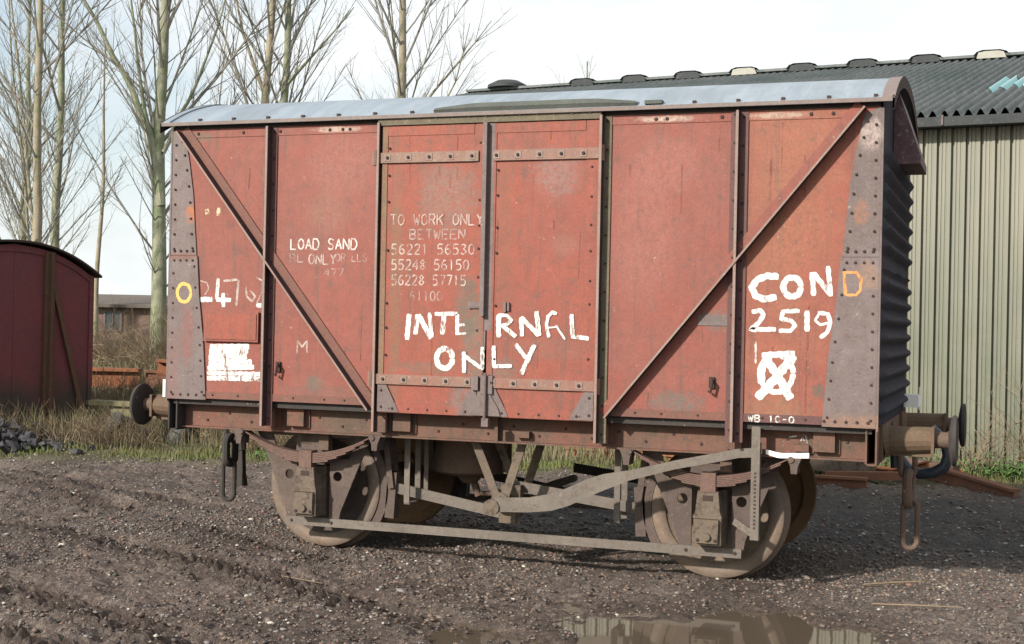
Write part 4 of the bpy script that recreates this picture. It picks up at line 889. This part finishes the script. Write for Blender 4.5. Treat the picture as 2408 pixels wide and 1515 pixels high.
for tx, x0, x1, z, h in (('TO WORK ONLY', -.785, -.065, 2.488, .078), ('BETWEEN', -.632, -.20, 2.383, .068), ('56221 56530', -.776, -.125, 2.275, .072),
                         ('55248 56150', -.773, -.166, 2.163, .072), ('56228 57715', -.770, -.186, 2.052, .072), ('61100', -.622, -.368, 1.938, .068)):
    words('stencilled_lettering', tx, x0, x1, z, h, .011, YB-.0008 if x1 < -.1 else -1.2488, W3 if h > .07 else W4, doors[0])
words('stencilled_lettering', 'WB 10-0', 1.843, 2.146, 1.155, .042, .009, YP-.0066, W2, wagon)

# ================================================================== THE SHED
sdir = Vector((-.992, .126, 0)).normalized(); snor = Vector((.126, .992, 0)).normalized(); S0 = Vector((3.63, 8.29, 0))
shed = empty('storage_shed'); tag(shed, 'beige corrugated metal shed with a grey ribbed roof and raised ridge vents behind the wagon', 'shed')
def sp(s, t, z): v = S0+sdir*s+snor*t; return (v.x, v.y, z)
SA, SB, HE, HR, RT = -6.0, 12.95, 4.58, 6.97, 9.0
mb = MB(); s = SA; pts = []
pit = .1815; gi = 0
while s < SB:
    for ds, t in ((0, 0), (.006, .055), (.036, .055), (.042, 0), (.085, 0), (.090, .010), (.104, .010), (.109, 0), (.140, 0), (.145, .012), (.152, .012), (.157, 0)): pts.append((s+ds, t))
    s += pit
for (s_, t) in pts: mb.v += [sp(s_, t, -.1), sp(s_, t, HE-.02)]
for i in range(len(pts)-1): mb.f.append((2*i, 2*i+2, 2*i+3, 2*i+1)); mb.m.append(0)
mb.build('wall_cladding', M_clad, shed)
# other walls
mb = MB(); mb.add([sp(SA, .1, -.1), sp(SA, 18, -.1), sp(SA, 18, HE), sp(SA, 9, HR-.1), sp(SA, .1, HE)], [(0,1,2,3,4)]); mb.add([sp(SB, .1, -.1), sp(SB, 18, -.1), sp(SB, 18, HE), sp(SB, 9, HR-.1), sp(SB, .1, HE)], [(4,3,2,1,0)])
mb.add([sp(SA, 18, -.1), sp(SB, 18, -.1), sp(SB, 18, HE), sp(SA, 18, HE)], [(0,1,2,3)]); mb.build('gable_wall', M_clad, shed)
for side in (0, 1):
    mb = MB(); s = SA-.15; k = 0; cols_ = []
    while s < SB+.15: cols_.append((s, .048*math.cos(2*math.pi*(s-SA)/.149))); s += .149/8
    slope = (HR-HE)/RT; rows = (-.17, 2.3, 2.3, 4.6, 4.6, 6.9, 6.9, RT) 
    for c, (s_, dz) in enumerate(cols_):
        for ri, t in enumerate(rows):
            lift = 0
            tt = t if side == 0 else 18-t
            mb.v.append(sp(s_, tt, HE+.06+slope*t+dz+(.004 if ri in (2, 4, 6) else 0)))
    nr = len(rows)
    for c in range(len(cols_)-1):
        for ri in range(nr-1): mb.f.append((c*nr+ri, (c+1)*nr+ri, (c+1)*nr+ri+1, c*nr+ri+1)); mb.m.append(0)
    mb.build('roof_sheeting', M_asb, shed, smooth=True)
mb = MB(); a = sp(SA-.2, -.26, HE-.10); b_ = sp(SB+.2, -.26, HE-.10)
mb.bar(a, b_, .13, .12, up=(0, 0, 1)); mb.bar(sp(SA-.2, -.05, HE-.10), sp(SB+.2, -.05, HE-.10), .25, .10, up=(0, 0, 1)); g_ = mb.build('gutter', M_gutter, shed)
mb = MB()
for k in range(12): p_ = sp(SA+1+k*1.5, -.335, HE-.1); mb.bar((p_[0], p_[1], HE-.15), (p_[0], p_[1], HE-.02), .025, .02, up=(0, 1, 0))
mb.build('gutter_brackets', M_steel, g_)
mb = MB(); mb.bar(sp(SA-.15, 9, HR+.10), sp(SB+.15, 9, HR+.10), .05, .45, up=(.126, .992, 0)); mb.build('ridge_cap', M_asb, shed)
M_vopen = flat('vent_pale_inside', (.30, .29, .26), .8)
for k in range(17):
    s_ = -1.92+1.21*k
    if s_ > SB-2.2: break
    mb = MB(); hp = [(-.33, .0), (-.27, .06), (-.15, .095), (.17, .10), (.27, .07), (.33, .0)]
    mb.v += [sp(s_+a_, 8.70, HR+.09+z_) for a_, z_ in hp]+[sp(s_+a_*.9, 9.30, HR+.09+z_) for a_, z_ in hp]
    for i in range(5): mb.f.append((i, i+1, i+7, i+6)); mb.m.append(0)
    mb.f += [(6, 7, 8, 9, 10, 11)]; mb.m += [0]
    o_ = mb.build('ridge_vent', M_asb, shed)
    mb = MB(); mb.add([sp(s_-.27, 8.705, HR+.03), sp(s_+.27, 8.705, HR+.03), sp(s_+.24, 8.705, HR+.145), sp(s_+.12, 8.705, HR+.165), sp(s_-.12, 8.705, HR+.165), sp(s_-.22, 8.705, HR+.14)], [(0, 1, 2, 3, 4, 5)]); mb.build('vent_mouth', M_vopen if k in (3, 7) else M_gutter, o_)
mb = MB(); c_ = sp(12.15, 9, HR)
for r_, z in ((.10, 0), (.10, .14), (.46, .12), (.45, .19), (.26, .29), (.02, .32)):
    mb.v += [(c_[0]+r_*math.cos(2*math.pi*k/20), c_[1]+r_*math.sin(2*math.pi*k/20), HR+z) for k in range(20)]
for i in range(5):
    for k in range(20): mb.f.append((20*i+k, 20*i+(k+1) % 20, 20*i+20+(k+1) % 20, 20*i+20+k)); mb.m.append(0)
mb.build('mushroom_vent', M_gutter, shed, smooth=True)
# pale blue-green rooflight patch
mb = MB(); N = 90; t0, t1 = 2.75, 4.3; slope = (HR-HE)/RT
for i in range(N+1):
    s_ = -.1+(.95)*i/N; dz = .048*math.cos(2*math.pi*(s_-SA)/.149)
    for t in (t0+.25*math.sin(i*.13)+.06*math.sin(i*.9), t1-.2*math.sin(i*.21)-.05*math.sin(i*1.3)): mb.v.append(sp(s_, t, HE+.072+slope*t+dz))
for i in range(N): mb.f.append((2*i, 2*i+2, 2*i+3, 2*i+1)); mb.m.append(0)
mb.build('rooflight', M_cyan, shed)

# ================================================================== THE OTHER VAN (left)
van = empty('grounded_van', (0, 0, 0)); tag(van, 'dark maroon old van body with a curved roof, standing in weeds at the left', 'goods van')
van.location = (-9.5, 5.2, 0); nrm_ang = math.atan2(-.39, .92)   # direction its end faces
van.rotation_euler = (0, 0, nrm_ang-math.pi/2)      # local +y = outward end normal ; local x across (x>0 is image right)
def vt(x): return 2.33+.44*(1-(abs(x)/1.24)**2.2)
mb = MB(); xs = np.linspace(-1.2, 1.2, 21)
npl = 4                                              # vertical end boards
for k in range(npl):
    x0, x1 = -1.2+2.4*k/npl+.002, -1.2+2.4*(k+1)/npl-.002
    t = MB(); t.add([(x0, -.02, .06), (x1, -.02, .06), (x1, -.02, vt(x1)-.03), (x0, -.02, vt(x0)-.03), (x0, 0, .06), (x1, 0, .06), (x1, 0, vt(x1)-.03), (x0, 0, vt(x0)-.03)],
                    [(0,3,2,1),(4,5,6,7),(0,1,5,4),(1,2,6,5),(2,3,7,6),(3,0,4,7)]); t.build('end_panel', M_maroon, van)
mb = MB(); mb.box(-1.2, 1.2, -5.2, -.03, .05, 2.3); mb.build('body', M_maroon, van)
mb = MB()
for off in (.03, 0):
    for y in (-5.3, .10):
        for x in np.linspace(-1.3, 1.3, 31): mb.v.append((x, y, vt(x*.96)+off-.01))
n = 31
for j in range(n-1):
    mb.f += [(j, j+1, n+j+1, n+j), (2*n+j, 3*n+j, 3*n+j+1, 2*n+j+1), (j, 2*n+j, 2*n+j+1, j+1), (n+j, n+j+1, 3*n+j+1, 3*n+j)]
mb.m = [0]*len(mb.f); mb.build('roof', M_dkhole, van, smooth=True)
for x in (-.52, .52):
    mb = MB(); mb.box(x-.075, x+.075, .001, .05, .05, vt(x)-.06); mb.box(x-.012, x+.012, .05, .11, .05, vt(x)-.08); mb.build('end_post', M_maroon2, van)
for s_ in (-1, 1):
    mb = MB(); mb.bar((s_*.56, .03, 2.25), (s_*1.12, .03, .15), .06, .05, up=(0, 1, 0)); mb.build('brace', M_maroon2, van)
    mb = MB(); mb.box(min(s_*1.15, s_*1.22), max(s_*1.15, s_*1.22), .001, .02, .05, 2.34); mb.build('corner_strip', M_maroon, van)
mb = MB()
for j in range(20):
    xa, xb = -1.2+2.4*j/20, -1.2+2.4*(j+1)/20
    mb.add([(xa, .001, vt(xa)-.14), (xb, .001, vt(xb)-.14), (xb, .001, vt(xb)-.05), (xa, .001, vt(xa)-.05), (xa, .018, vt(xa)-.14), (xb, .018, vt(xb)-.14), (xb, .018, vt(xb)-.05), (xa, .018, vt(xa)-.05)], [(4,5,6,7),(0,1,5,4),(2,3,7,6)])
mb.build('roof_bow', M_maroon, van)

# ================================================================== SCRAP, BEAMS, DRUMS
def beam(name, a, b, wd, th, mat, label, cat, group=None, ibeam=True):
    mb = MB(); a, b = Vector(a), Vector(b)
    if ibeam:
        mb.bar(a, b, wd*.3, th, up=(0, 0, 1)); mb.bar(a+Vector((0, 0, th/2)), b+Vector((0, 0, th/2)), wd, th*.2, up=(0, 0, 1)); mb.bar(a-Vector((0, 0, th/2)), b-Vector((0, 0, th/2)), wd, th*.2, up=(0, 0, 1))
    else: mb.bar(a, b, wd, th, up=(0, 0, 1))
    o = mb.build(name, mat); tag(o, label, cat, group); return o
gs = 'rusty steel lengths lying behind the wagon'
beam('rusty_rail', (2.35, 7.3, .12), (3.55, 5.3, .02), .13, .15, M_redrust, 'long rusty rail slanting towards the camera near the shed wall at the right', 'rail', gs)
beam('rusty_rail', (2.95, 7.2, .04), (1.9, 6.8, .06), .12, .12, M_orange, 'short rusty rail under the vacuum hose, nearly level', 'rail', gs)
beam('rusty_rail', (.9, 5.6, .03), (2.0, 5.4, .05), .12, .14, M_redrust, 'rusty rail lying low beside the right hand buffer chain', 'rail', gs)
beam('rusty_bracket', (1.15, 5.5, .10), (1.17, 5.5, .36), .16, .09, M_orange, 'upright orange rusty bracket standing on a rail right of the wheel', 'bracket', None, False)
for i, (a_, b_, w_, mt_, lb) in enumerate([((1.45, 6.3, .05), (2.3, 6.15, .10), .14, M_redrust, 'flat rusty plate strip in the scrap behind the hanging chain'), ((2.15, 6.6, .06), (2.6, 6.35, .22), .12, M_orange, 'short tilted rusty bar just left of the vacuum hose'),
        ((2.3, 7.0, .2), (2.9, 6.7, .16), .16, M_rust, 'dark rusty length lying across the rails below the right buffer')]): beam('scrap_bar', a_, b_, w_, .09, mt_, lb, 'scrap', gs, i == 1)
beam('concrete_beam', (.2, 7.2, .22), (1.95, 6.4, .14), .22, .2, M_mudsteel, 'pale brown beam resting on scrap just right of the far wheel', 'beam', None, False)
beam('rusty_rail', (-2.2, 7.6, .02), (-.4, 7.0, .04), .12, .16, M_orange, 'orange rusty rail seen under the wagon between the wheels', 'rail', gs)
beam('rusty_girder', (-13.6, 11.1, .62), (-11.95, 11.7, .62), .3, .30, M_orange, 'thick orange rusted girder right of the maroon van', 'girder')
beam('rusty_girder', (-11.85, 11.74, .62), (-11.35, 11.92, .62), .12, .26, M_redrust, 'thin red rusted girder left of the thick poplar', 'girder')
beam('rusty_girder', (-11.05, 10.95, .87), (-10.78, 11.05, .85), .3, .24, M_orange, 'orange rusted girder end beside the wagon corner', 'girder')
M_moss = worn('mossy_timber', (.21, .19, .10), (.17, .155, .09), (.11, .09, .06), .5, 3, .9, .3, .3)
beam('mossy_timber', (-9.9, 6.05, .53), (-7.2, 7.03, .47), .2, .07, M_moss, 'long mossy yellow timber lying level behind the left buffer', 'timber', None, False)
beam('mossy_timber', (-8.45, 6.05, .40), (-7.55, 6.4, .38), .2, .10, M_moss, 'short mossy timber lying low below the longer one', 'timber', None, False)
M_drum = worn('grey_drum', (.032, .038, .042), (.055, .058, .055), (.05, .036, .026), .8, 5, .6, .3, .3)
for i, (x, y, lb) in enumerate([(-7.85, 5.55, 'grey dented drum lying in the weeds right beside the maroon van'), (-7.35, 6.15, 'grey-green drum lying in the weeds, the one nearer the left buffer')]):
    mb = MB(); N = 20; a = R(70-25*i)
    d = Vector((math.cos(a), math.sin(a), 0)); c = Vector((x, y, .17+height(x, y)))
    d = Vector((math.cos(a)*.5, math.sin(a)*.5, .84 if i else -.25)).normalized(); mb.tube([c-d*.26, c-d*.25, c-d*.09, c-d*.08, c-d*.07, c+d*.08, c+d*.09, c+d*.10, c+d*.25, c+d*.26], [.15, .16, .15, .165, .15, .15, .165, .15, .16, .15], N)
    o = mb.build('oil_drum', M_drum, smooth=True); tag(o, lb, 'drum', 'drums lying in the weeds')
# dark rubble heap in front of the maroon van
mb = MB(); rn = random.Random(5)
for k in range(700):
    t = rn.random(); cx = -9.3+rn.gauss(0, .7); cy = 4.35+rn.gauss(0, .3)+.3*(cx+9.3); cz = max(.02, .34*math.exp(-((cx+9.3)**2)/.8)*rn.random())
    s_ = rn.uniform(.02, .075); b = len(mb.v); ax = Vector((rn.gauss(0,1), rn.gauss(0,1), rn.gauss(0,.5))).normalized()
    mt_ = Matrix.Rotation(rn.uniform(0, 3), 3, ax)
    for i in (-1, 1):
        for j in (-1, 1):
            for k2 in (-1, 1):
                v = mt_ @ Vector((i*s_*rn.uniform(.6, 1.3), j*s_*.8*rn.uniform(.6, 1.2), k2*s_*.45)); mb.v.append((cx+v.x, cy+v.y, cz+v.z))
    mb.f += [(b,b+1,b+3,b+2),(b+4,b+6,b+7,b+5),(b,b+4,b+5,b+1),(b+2,b+3,b+7,b+6),(b,b+2,b+6,b+4),(b+1,b+5,b+7,b+3)]; mb.m += [0]*6
o = mb.build('rubble_heap', [worn('dark_rubble', (.035, .036, .045), (.06, .055, .06), (.03, .027, .022), .5, 4)], kind='stuff'); tag(o, 'dark rubble heaped against the foot of the maroon van', 'rubble')
mb = MB(); mb.tube([(-10.3, 4.95, .75), (-9.9, 5.0, .62), (-9.5, 5.05, .5)], .015, 6); o = mb.build('metal_rod', M_steel); tag(o, 'pale thin rod leaning across the foot of the maroon van', 'rod')

# sticks lying in the mud
for i, (x, y, L, a, lb, wd) in enumerate([(2.75, -.55, .45, .5, 'dark thin stick lying on the mud right of the puddle', .012), (2.95, -1.35, .55, .05, 'pale broken stick lying by the puddle', .010), (-.95, -2.2, .5, -.45, 'pale straw stick lying in the tyre marks', .006),
                                   (3.9, -.2, .3, 0, 'short dark stick at the right edge of the yard', .012)]):
    z = float(height(x, y))+.02; mb = MB(); mb.tube([(x-math.cos(a)*L/2, y-math.sin(a)*L/2, z), (x, y, z+.012), (x+math.cos(a)*L/2, y+math.sin(a)*L/2, z+.02)], [wd*.5, wd*.6, wd*.3], 5)
    o = mb.build('stick', M_bramble); tag(o, lb, 'stick')

# ================================================================== DISTANT HOUSE
hs = empty('brick_house', (-31.5, 37.7, 0), R(20)); tag(hs, 'low brown brick building with white framed windows far behind the trees', 'building')
M_brick = worn('far_brick', (.15, .105, .09), (.19, .125, .105), (.10, .09, .07), .5, 1.2, .9, .2, .1)
M_troof = worn('far_roof', (.11, .09, .078), (.135, .11, .095), (.10, .10, .08), .5, .8, .9, .2, .1)
mb = MB(); mb.box(-14, 9, 0, 7, -.2, 2.35); mb.build('wall', M_brick, hs)
mb = MB(); mb.add([(-14.4, -.4, 2.32), (9.4, -.4, 2.32), (9.4, 3.5, 2.80), (-14.4, 3.5, 2.80), (9.4, 7.4, 2.32), (-14.4, 7.4, 2.32), (-14.4, -.4, 2.2), (9.4, -.4, 2.2)], [(0,1,2,3), (3,2,4,5), (6,7,1,0)]); mb.build('roof', M_troof, hs)
for x, z0, z1 in ((0, 1.25, 2.05), (.05, .35, .85), (4.2, 1.1, 1.9)):
    mb = MB(); x0, x1 = x-.35, x+.35
    for a, b, c, d in ((x0, x1, z0-.04, z0+.03), (x0, x1, z1-.03, z1+.04), (x0-.03, x0+.05, z0, z1), (x1-.05, x1+.03, z0, z1), (x-.02, x+.02, z0, z1)): mb.box(a, b, -.06, -.003, c, d)
    wv = mb.build('window', M_steel, hs); mb = MB(); mb.box(x0, x1, -.02, -.001, z0, z1); mb.build('pane', flat('dark_glass', (.06, .07, .08), .15), wv)

# ================================================================== TREES
LIMBS = {11: [([(0, 4.7), (-.36, 6.6), (-.85, 7.7), (-1.36, 8.6), (-2.3, 10.3), (-2.9, 12)], .12), ([(.0, 6.1), (.3, 6.9), (.85, 7.9), (1.35, 9.4), (1.8, 11.5)], .065), ([(-.05, 5.4), (-.5, 7.3), (-.8, 9.3), (-1.1, 11.5)], .07)],
         17: [([(0, 7.0), (.5, 7.9), (1.6, 9.3), (2.6, 10.6)], .06), ([(.1, 5.6), (.9, 7.2), (1.6, 8.8), (2.0, 10.5)], .05)], 15: [([(0, 8.2), (-.7, 10), (-1.2, 12)], .07)], 16: [([(0, 8.5), (.9, 9.6), (2., 10.9)], .06)]}
def make_tree(seed, H, r0, path, dens=1.0, first=2.5, spread=1.0, thin=False):
    rn = random.Random(seed); tr = MB(); br = MB()
    n = 26; pts = []; rad = []
    for i in range(n+1):
        t = i/n; z = H*t; ox = oy = 0
        for (pz, px) in path:
            pass
        ox = np.interp(z, [p[0] for p in path], [p[1] for p in path]); ox += .03*math.sin(z*1.1+seed); oy = .05*math.sin(z*.8+seed*2)
        pts.append((ox, oy, z)); rad.append(max(.012, r0*(1-.80*t**.85)*(1+.25*math.exp(-z*2))))
    tr.tube(pts, rad, 10)
    def P(z): return Vector((np.interp(z, [p[2] for p in pts], [p[0] for p in pts]), np.interp(z, [p[2] for p in pts], [p[1] for p in pts]), z)), float(np.interp(z, [p[2] for p in pts], rad))
    def chain(p, d, L, r_, seg, curl, n_side):
        out_ = [p.copy()]; dd = d.copy()
        for k in range(seg):
            dd = (dd+Vector((rn.gauss(0, .045), rn.gauss(0, .045), curl+rn.gauss(0, .035)))).normalized(); p = p+dd*(L/seg); out_.append(p.copy())
        br.tube(out_, [r_*(1-.72*k/seg) for k in range(seg+1)], n_side, cap=False); return out_
    for lp, lr in LIMBS.get(seed, []):
        ln = [Vector((a_*.94, a_*.34+rn.gauss(0, .03), b_)) for a_, b_ in lp]; ln2 = []
        for a_, b_ in zip(ln, ln[1:]): ln2 += [a_, a_.lerp(b_, .5)+Vector((rn.gauss(0, .03), rn.gauss(0, .03), 0))]
        ln2.append(ln[-1]); m_n = len(ln2); tr.tube(ln2, [lr*(1-.8*k/(m_n-1)) for k in range(m_n)], 7, cap=False)
        for k in range(2, m_n-1):
            for q_ in range(3):
                s3 = Vector((rn.gauss(0, 1), rn.gauss(0, 1), rn.gauss(0, .5))).normalized(); dl = (ln2[k+1]-ln2[k]).normalized()
                c2 = chain(ln2[k], (dl+s3*.6+Vector((0, 0, .2))).normalized(), rn.uniform(.7, 1.8), .012, 4, .04, 3)
                for m_ in range(6): kk = rn.randint(0, 3); chain(c2[kk], (dl*.8+Vector((rn.gauss(0, .6), rn.gauss(0, .6), .3))).normalized(), rn.uniform(.2, .6), .004, 2, .04, 3)
    NB = int(40*dens*(H-first)/14)
    for i in range(NB):
        z = first+(H*.97-first)*((i+rn.random())/NB); p, tr_ = P(z); az = i*2.399+rn.uniform(-.5, .5)
        el = rn.uniform(.72, 1.12); L = min(4.8, (H-z)*.45+.6)*rn.uniform(.5, 1.1)*spread
        if rn.random() < .3: L *= .45
        d = Vector((math.cos(az)*math.cos(el), math.sin(az)*math.cos(el), math.sin(el)))
        r1 = min(tr_*.45, .006+(.011 if rn.random() < .25 else .006)*L); ch = chain(p, d, L, r1, 6, .035, 5)
        nsub = int(L*3.4)
        for j in range(nsub):
            t = .18+.8*(j+rn.random())/max(1, nsub); k = min(5, int(t*6)); q = ch[k].lerp(ch[k+1], t*6-k)
            d1 = (ch[k+1]-ch[k]).normalized(); sd_ = Vector((rn.gauss(0, 1), rn.gauss(0, 1), rn.gauss(0, .5))).normalized(); sd_ = (sd_-d1*sd_.dot(d1)).normalized()
            L2 = L*(1-t*.6)*rn.uniform(.25, .5); d2 = (d1*.9+sd_*.55+Vector((0, 0, .15))).normalized()
            c2 = chain(q, d2, L2, max(.0045, r1*.35), 3, .05, 3)
            for m_ in range(int(L2*3.2)):
                t3 = .15+.85*rn.random(); k3 = min(2, int(t3*3)); q3 = c2[k3].lerp(c2[k3+1], t3*3-k3)
                s3 = Vector((rn.gauss(0, 1), rn.gauss(0, 1), rn.gauss(0, .6))).normalized()
                chain(q3, ((c2[k3+1]-c2[k3]).normalized()*.8+s3*.6).normalized(), rn.uniform(.2, .6), .0036, 2, .04, 3)
    return tr, br
protos = {}
def tree(seed, loc, H, r0, path, label, dens=1., first=2.5, spread=1., mat=M_bark, name='poplar_tree'):
    t = empty(name, loc); tag(t, label, 'tree', 'bare poplars behind the yard')
    key = (seed,)
    tr, br = make_tree(seed, H, r0, path, dens, first, spread)
    tr.build('trunk', mat, t, smooth=True); b_ = br.build('branches', M_twig, t, kind='stuff') if False else br.build('branches', M_twig, t)
    protos[seed] = b_; return t
def recopy(t, loc, rz, sc, label):
    c = t.copy(); link(c); c.location = loc; c.rotation_euler = (0, 0, rz); c.scale = (sc, sc, sc); c['label'] = label
    for ch in t.children: d = ch.copy(); link(d, c)
    return c
T1 = tree(11, (-17.43, 20.34, 0), 17.0, .235, [(0, .05), (3.4, -.06), (6.75, -.16), (10, .0), (17, .1)], 'thickest bare green-barked poplar, just left of the wagon', 1.35, 2.2, 1.1)
tree(12, (-19.2, 17.55, 0), 16, .150, [(0, -.30), (2.2, -.16), (4, .10), (7, .03), (16, .05)], 'leaning poplar trunk rising behind the maroon van, the left of two', 1.1, 2.4, .9, M_bark2)
tree(13, (-21.3, 21.06, 0), 17, .160, [(0, -.1), (4, .0), (10, .02), (17, .1)], 'straight poplar trunk rising behind the maroon van, the right of two', 1.1, 2.5, .9)
tree(14, (-23.95, 26.5, 0), 11, .105, [(0, -.05), (6, .05), (9, .12), (11, .1)], 'slender young poplar between the maroon van and the thick poplar', 1.0, 4.2, .7, M_bark2)
tree(15, (-16.95, 24.75, 0), 18, .20, [(0, -.1), (8, .0), (12, .1), (18, .1)], 'brown-barked poplar above the wagon roof, left one of the close pair', 1.1, 5.2, 1.1, M_bark2)
tree(16, (-16.48, 24.9, 0), 18, .195, [(0, -.1), (8, .0), (12, .1), (18, .1)], 'green-barked poplar above the wagon roof, right one of the close pair', 1.1, 5.2, 1.1)
tree(17, (-13.3, 26.05, 0), 18, .215, [(0, -.1), (7, -.02), (10, .05), (18, .1)], 'grey-brown poplar standing alone above the middle of the wagon roof', 1.1, 5., 1.15, M_bark2)
tree(18, (-8.7, 28.5, 0), 9.6, .09, [(0, 0), (9, .3)], 'small twiggy poplar whose top shows right of the lone tree', 1.6, 4.6, 1.5)
Tn = tree(19, (-20.4, 19.3, 0), 12.5, .07, [(0, .3), (3.8, -.15), (7.8, -.8), (12.5, -1.5)], 'thin leaning sapling at the far left edge', 1.2, 2.5, .9, M_bark2)
recopy(Tn, (-20.0, 18.5, 0), 1.6, .85, 'thin upright sapling beside the leaning one at the left edge')
recopy(T1, (-33, 34, 0), 2., .92, 'distant poplar behind the gap left of the wagon')
recopy(Tn, (-22.3, 30, 0), 2.6, 1.0, 'faint sapling seen behind the thick poplar')
recopy(Tn, (-14.0, 30, 0), .6, 1.05, 'faint sapling seen between the close pair and the lone poplar')
# brambles and bushes
def bush(seed, loc, rx, ry, h, n, label, mat=M_bramble, r_=.006, name='bramble_bush', up=.6):
    rn = random.Random(seed); mb = MB()
    for i in range(n):
        x, y = rn.gauss(0, rx*.4), rn.gauss(0, ry*.4); p = Vector((x, y, 0)); d = Vector((rn.gauss(0, .5), rn.gauss(0, .5), up+rn.random())).normalized(); L = h*rn.uniform(.6, 1.35); pts = [p]
        for k in range(5): d = (d+Vector((rn.gauss(0, .16), rn.gauss(0, .16), -.12 if k > 1 else 0))).normalized(); pts.append(pts[-1]+d*L/5)
        mb.tube(pts, [r_*(1-.13*k) for k in range(6)], 3, cap=False)
        for m_ in range(3):
            k = rn.randint(1, 4); q = pts[k]; d2 = (d+Vector((rn.gauss(0, .8), rn.gauss(0, .8), rn.gauss(.2, .5)))).normalized(); mb.tube([q, q+d2*L*.15, q+d2*L*.28+Vector((0, 0, .02))], [r_*.6, r_*.45, r_*.3], 3, cap=False)
    o = mb.build(name, mat); o.location = loc; tag(o, label, 'bush'); return o
bush(1, (-21.5, 24.5, 0), 3.2, 2.0, 1.25, 460, 'tangle of brown brambles in front of the brick building', r_=.011)
bush(2, (-16.2, 19.0, 0), 1.6, 1.5, 1.7, 340, 'tan brambles round the foot of the thick poplar', r_=.009)
bush(3, (-25.5, 26, 0), 2.5, 1.5, 2.1, 380, 'dark bushy brambles right behind the maroon van', r_=.011)
bush(4, (-19.0, 30.0, 0), 4.5, 2, 2.1, 520, 'low brown scrub far behind the left end of the wagon', r_=.014)
bush(5, (3.05, 7.55, 0), .35, .2, .75, 26, 'pale bramble stems leaning against the shed wall by the buffer', r_=.007)
bush(6, (3.75, 7.75, 0), .25, .2, 1.1, 16, 'thin dry stems against the shed wall at the right edge', r_=.006, up=1.5)
bush(8, (-11.9, 10.6, 0), 1.3, .5, .75, 200, 'thin dry scrub growing over the orange girders', r_=.006)
bush(9, (-7.6, 5.0, 0), .9, .3, .55, 150, 'brown bramble stems over the drums between van and wagon', r_=.005)
bush(10, (-5.6, 5.6, 0), 1.1, .4, .5, 160, 'brown dead stems on the verge below the left buffer', r_=.005)
bush(7, (-8.9, 4.6, 0), .9, .3, .5, 110, 'thin brambles growing at the foot of the maroon van', r_=.006)
# leafy weeds by the shed
def weed(seed, loc, rx, ry, h, n, label, lf=.03):
    rn = np.random.RandomState(seed); x = rn.normal(0, rx*.5, n); y = rn.normal(0, ry*.5, n); z = np.abs(rn.normal(0, h*.45, n))+.01
    a = rn.uniform(0, 6.28, n); b = rn.uniform(-.8, .9, n); L = lf*rn.uniform(.6, 1.4, n)
    D = np.stack([np.cos(a)*np.cos(b), np.sin(a)*np.cos(b), np.sin(b)], 1)*L[:, None]; S = np.stack([-np.sin(a), np.cos(a), rn.uniform(-.4, .4, n)], 1)*L[:, None]*.38
    C = np.stack([x, y, z], 1); Vv = np.stack([C-D, C+S, C+D, C-S], 1).reshape(-1, 3); i0 = np.arange(n)*4
    o = np_mesh('leafy_weed', Vv, np.stack([i0, i0+1, i0+2, i0+3], 1), [M_leaf]); o.location = loc; tag(o, label, 'weed'); return o
weed(1, (2.15, 7.75, 0), .55, .25, .30, 1100, 'bright green leafy clump seen above the hose')
weed(2, (3.35, 7.55, 0), .55, .3, .20, 1300, 'low green weeds along the shed wall behind the long rail')
weed(3, (3.95, 7.3, 0), .35, .3, .32, 900, 'green leafy clump at the right edge below the shed wall')
weed(4, (.35, 7.6, 0), .6, .3, .16, 600, 'green weeds between the far wheel and the shed')
weed(5, (-5.1, 4.75, 0), .4, .2, .14, 500, 'pale green dock leaves on the verge left of the wagon')
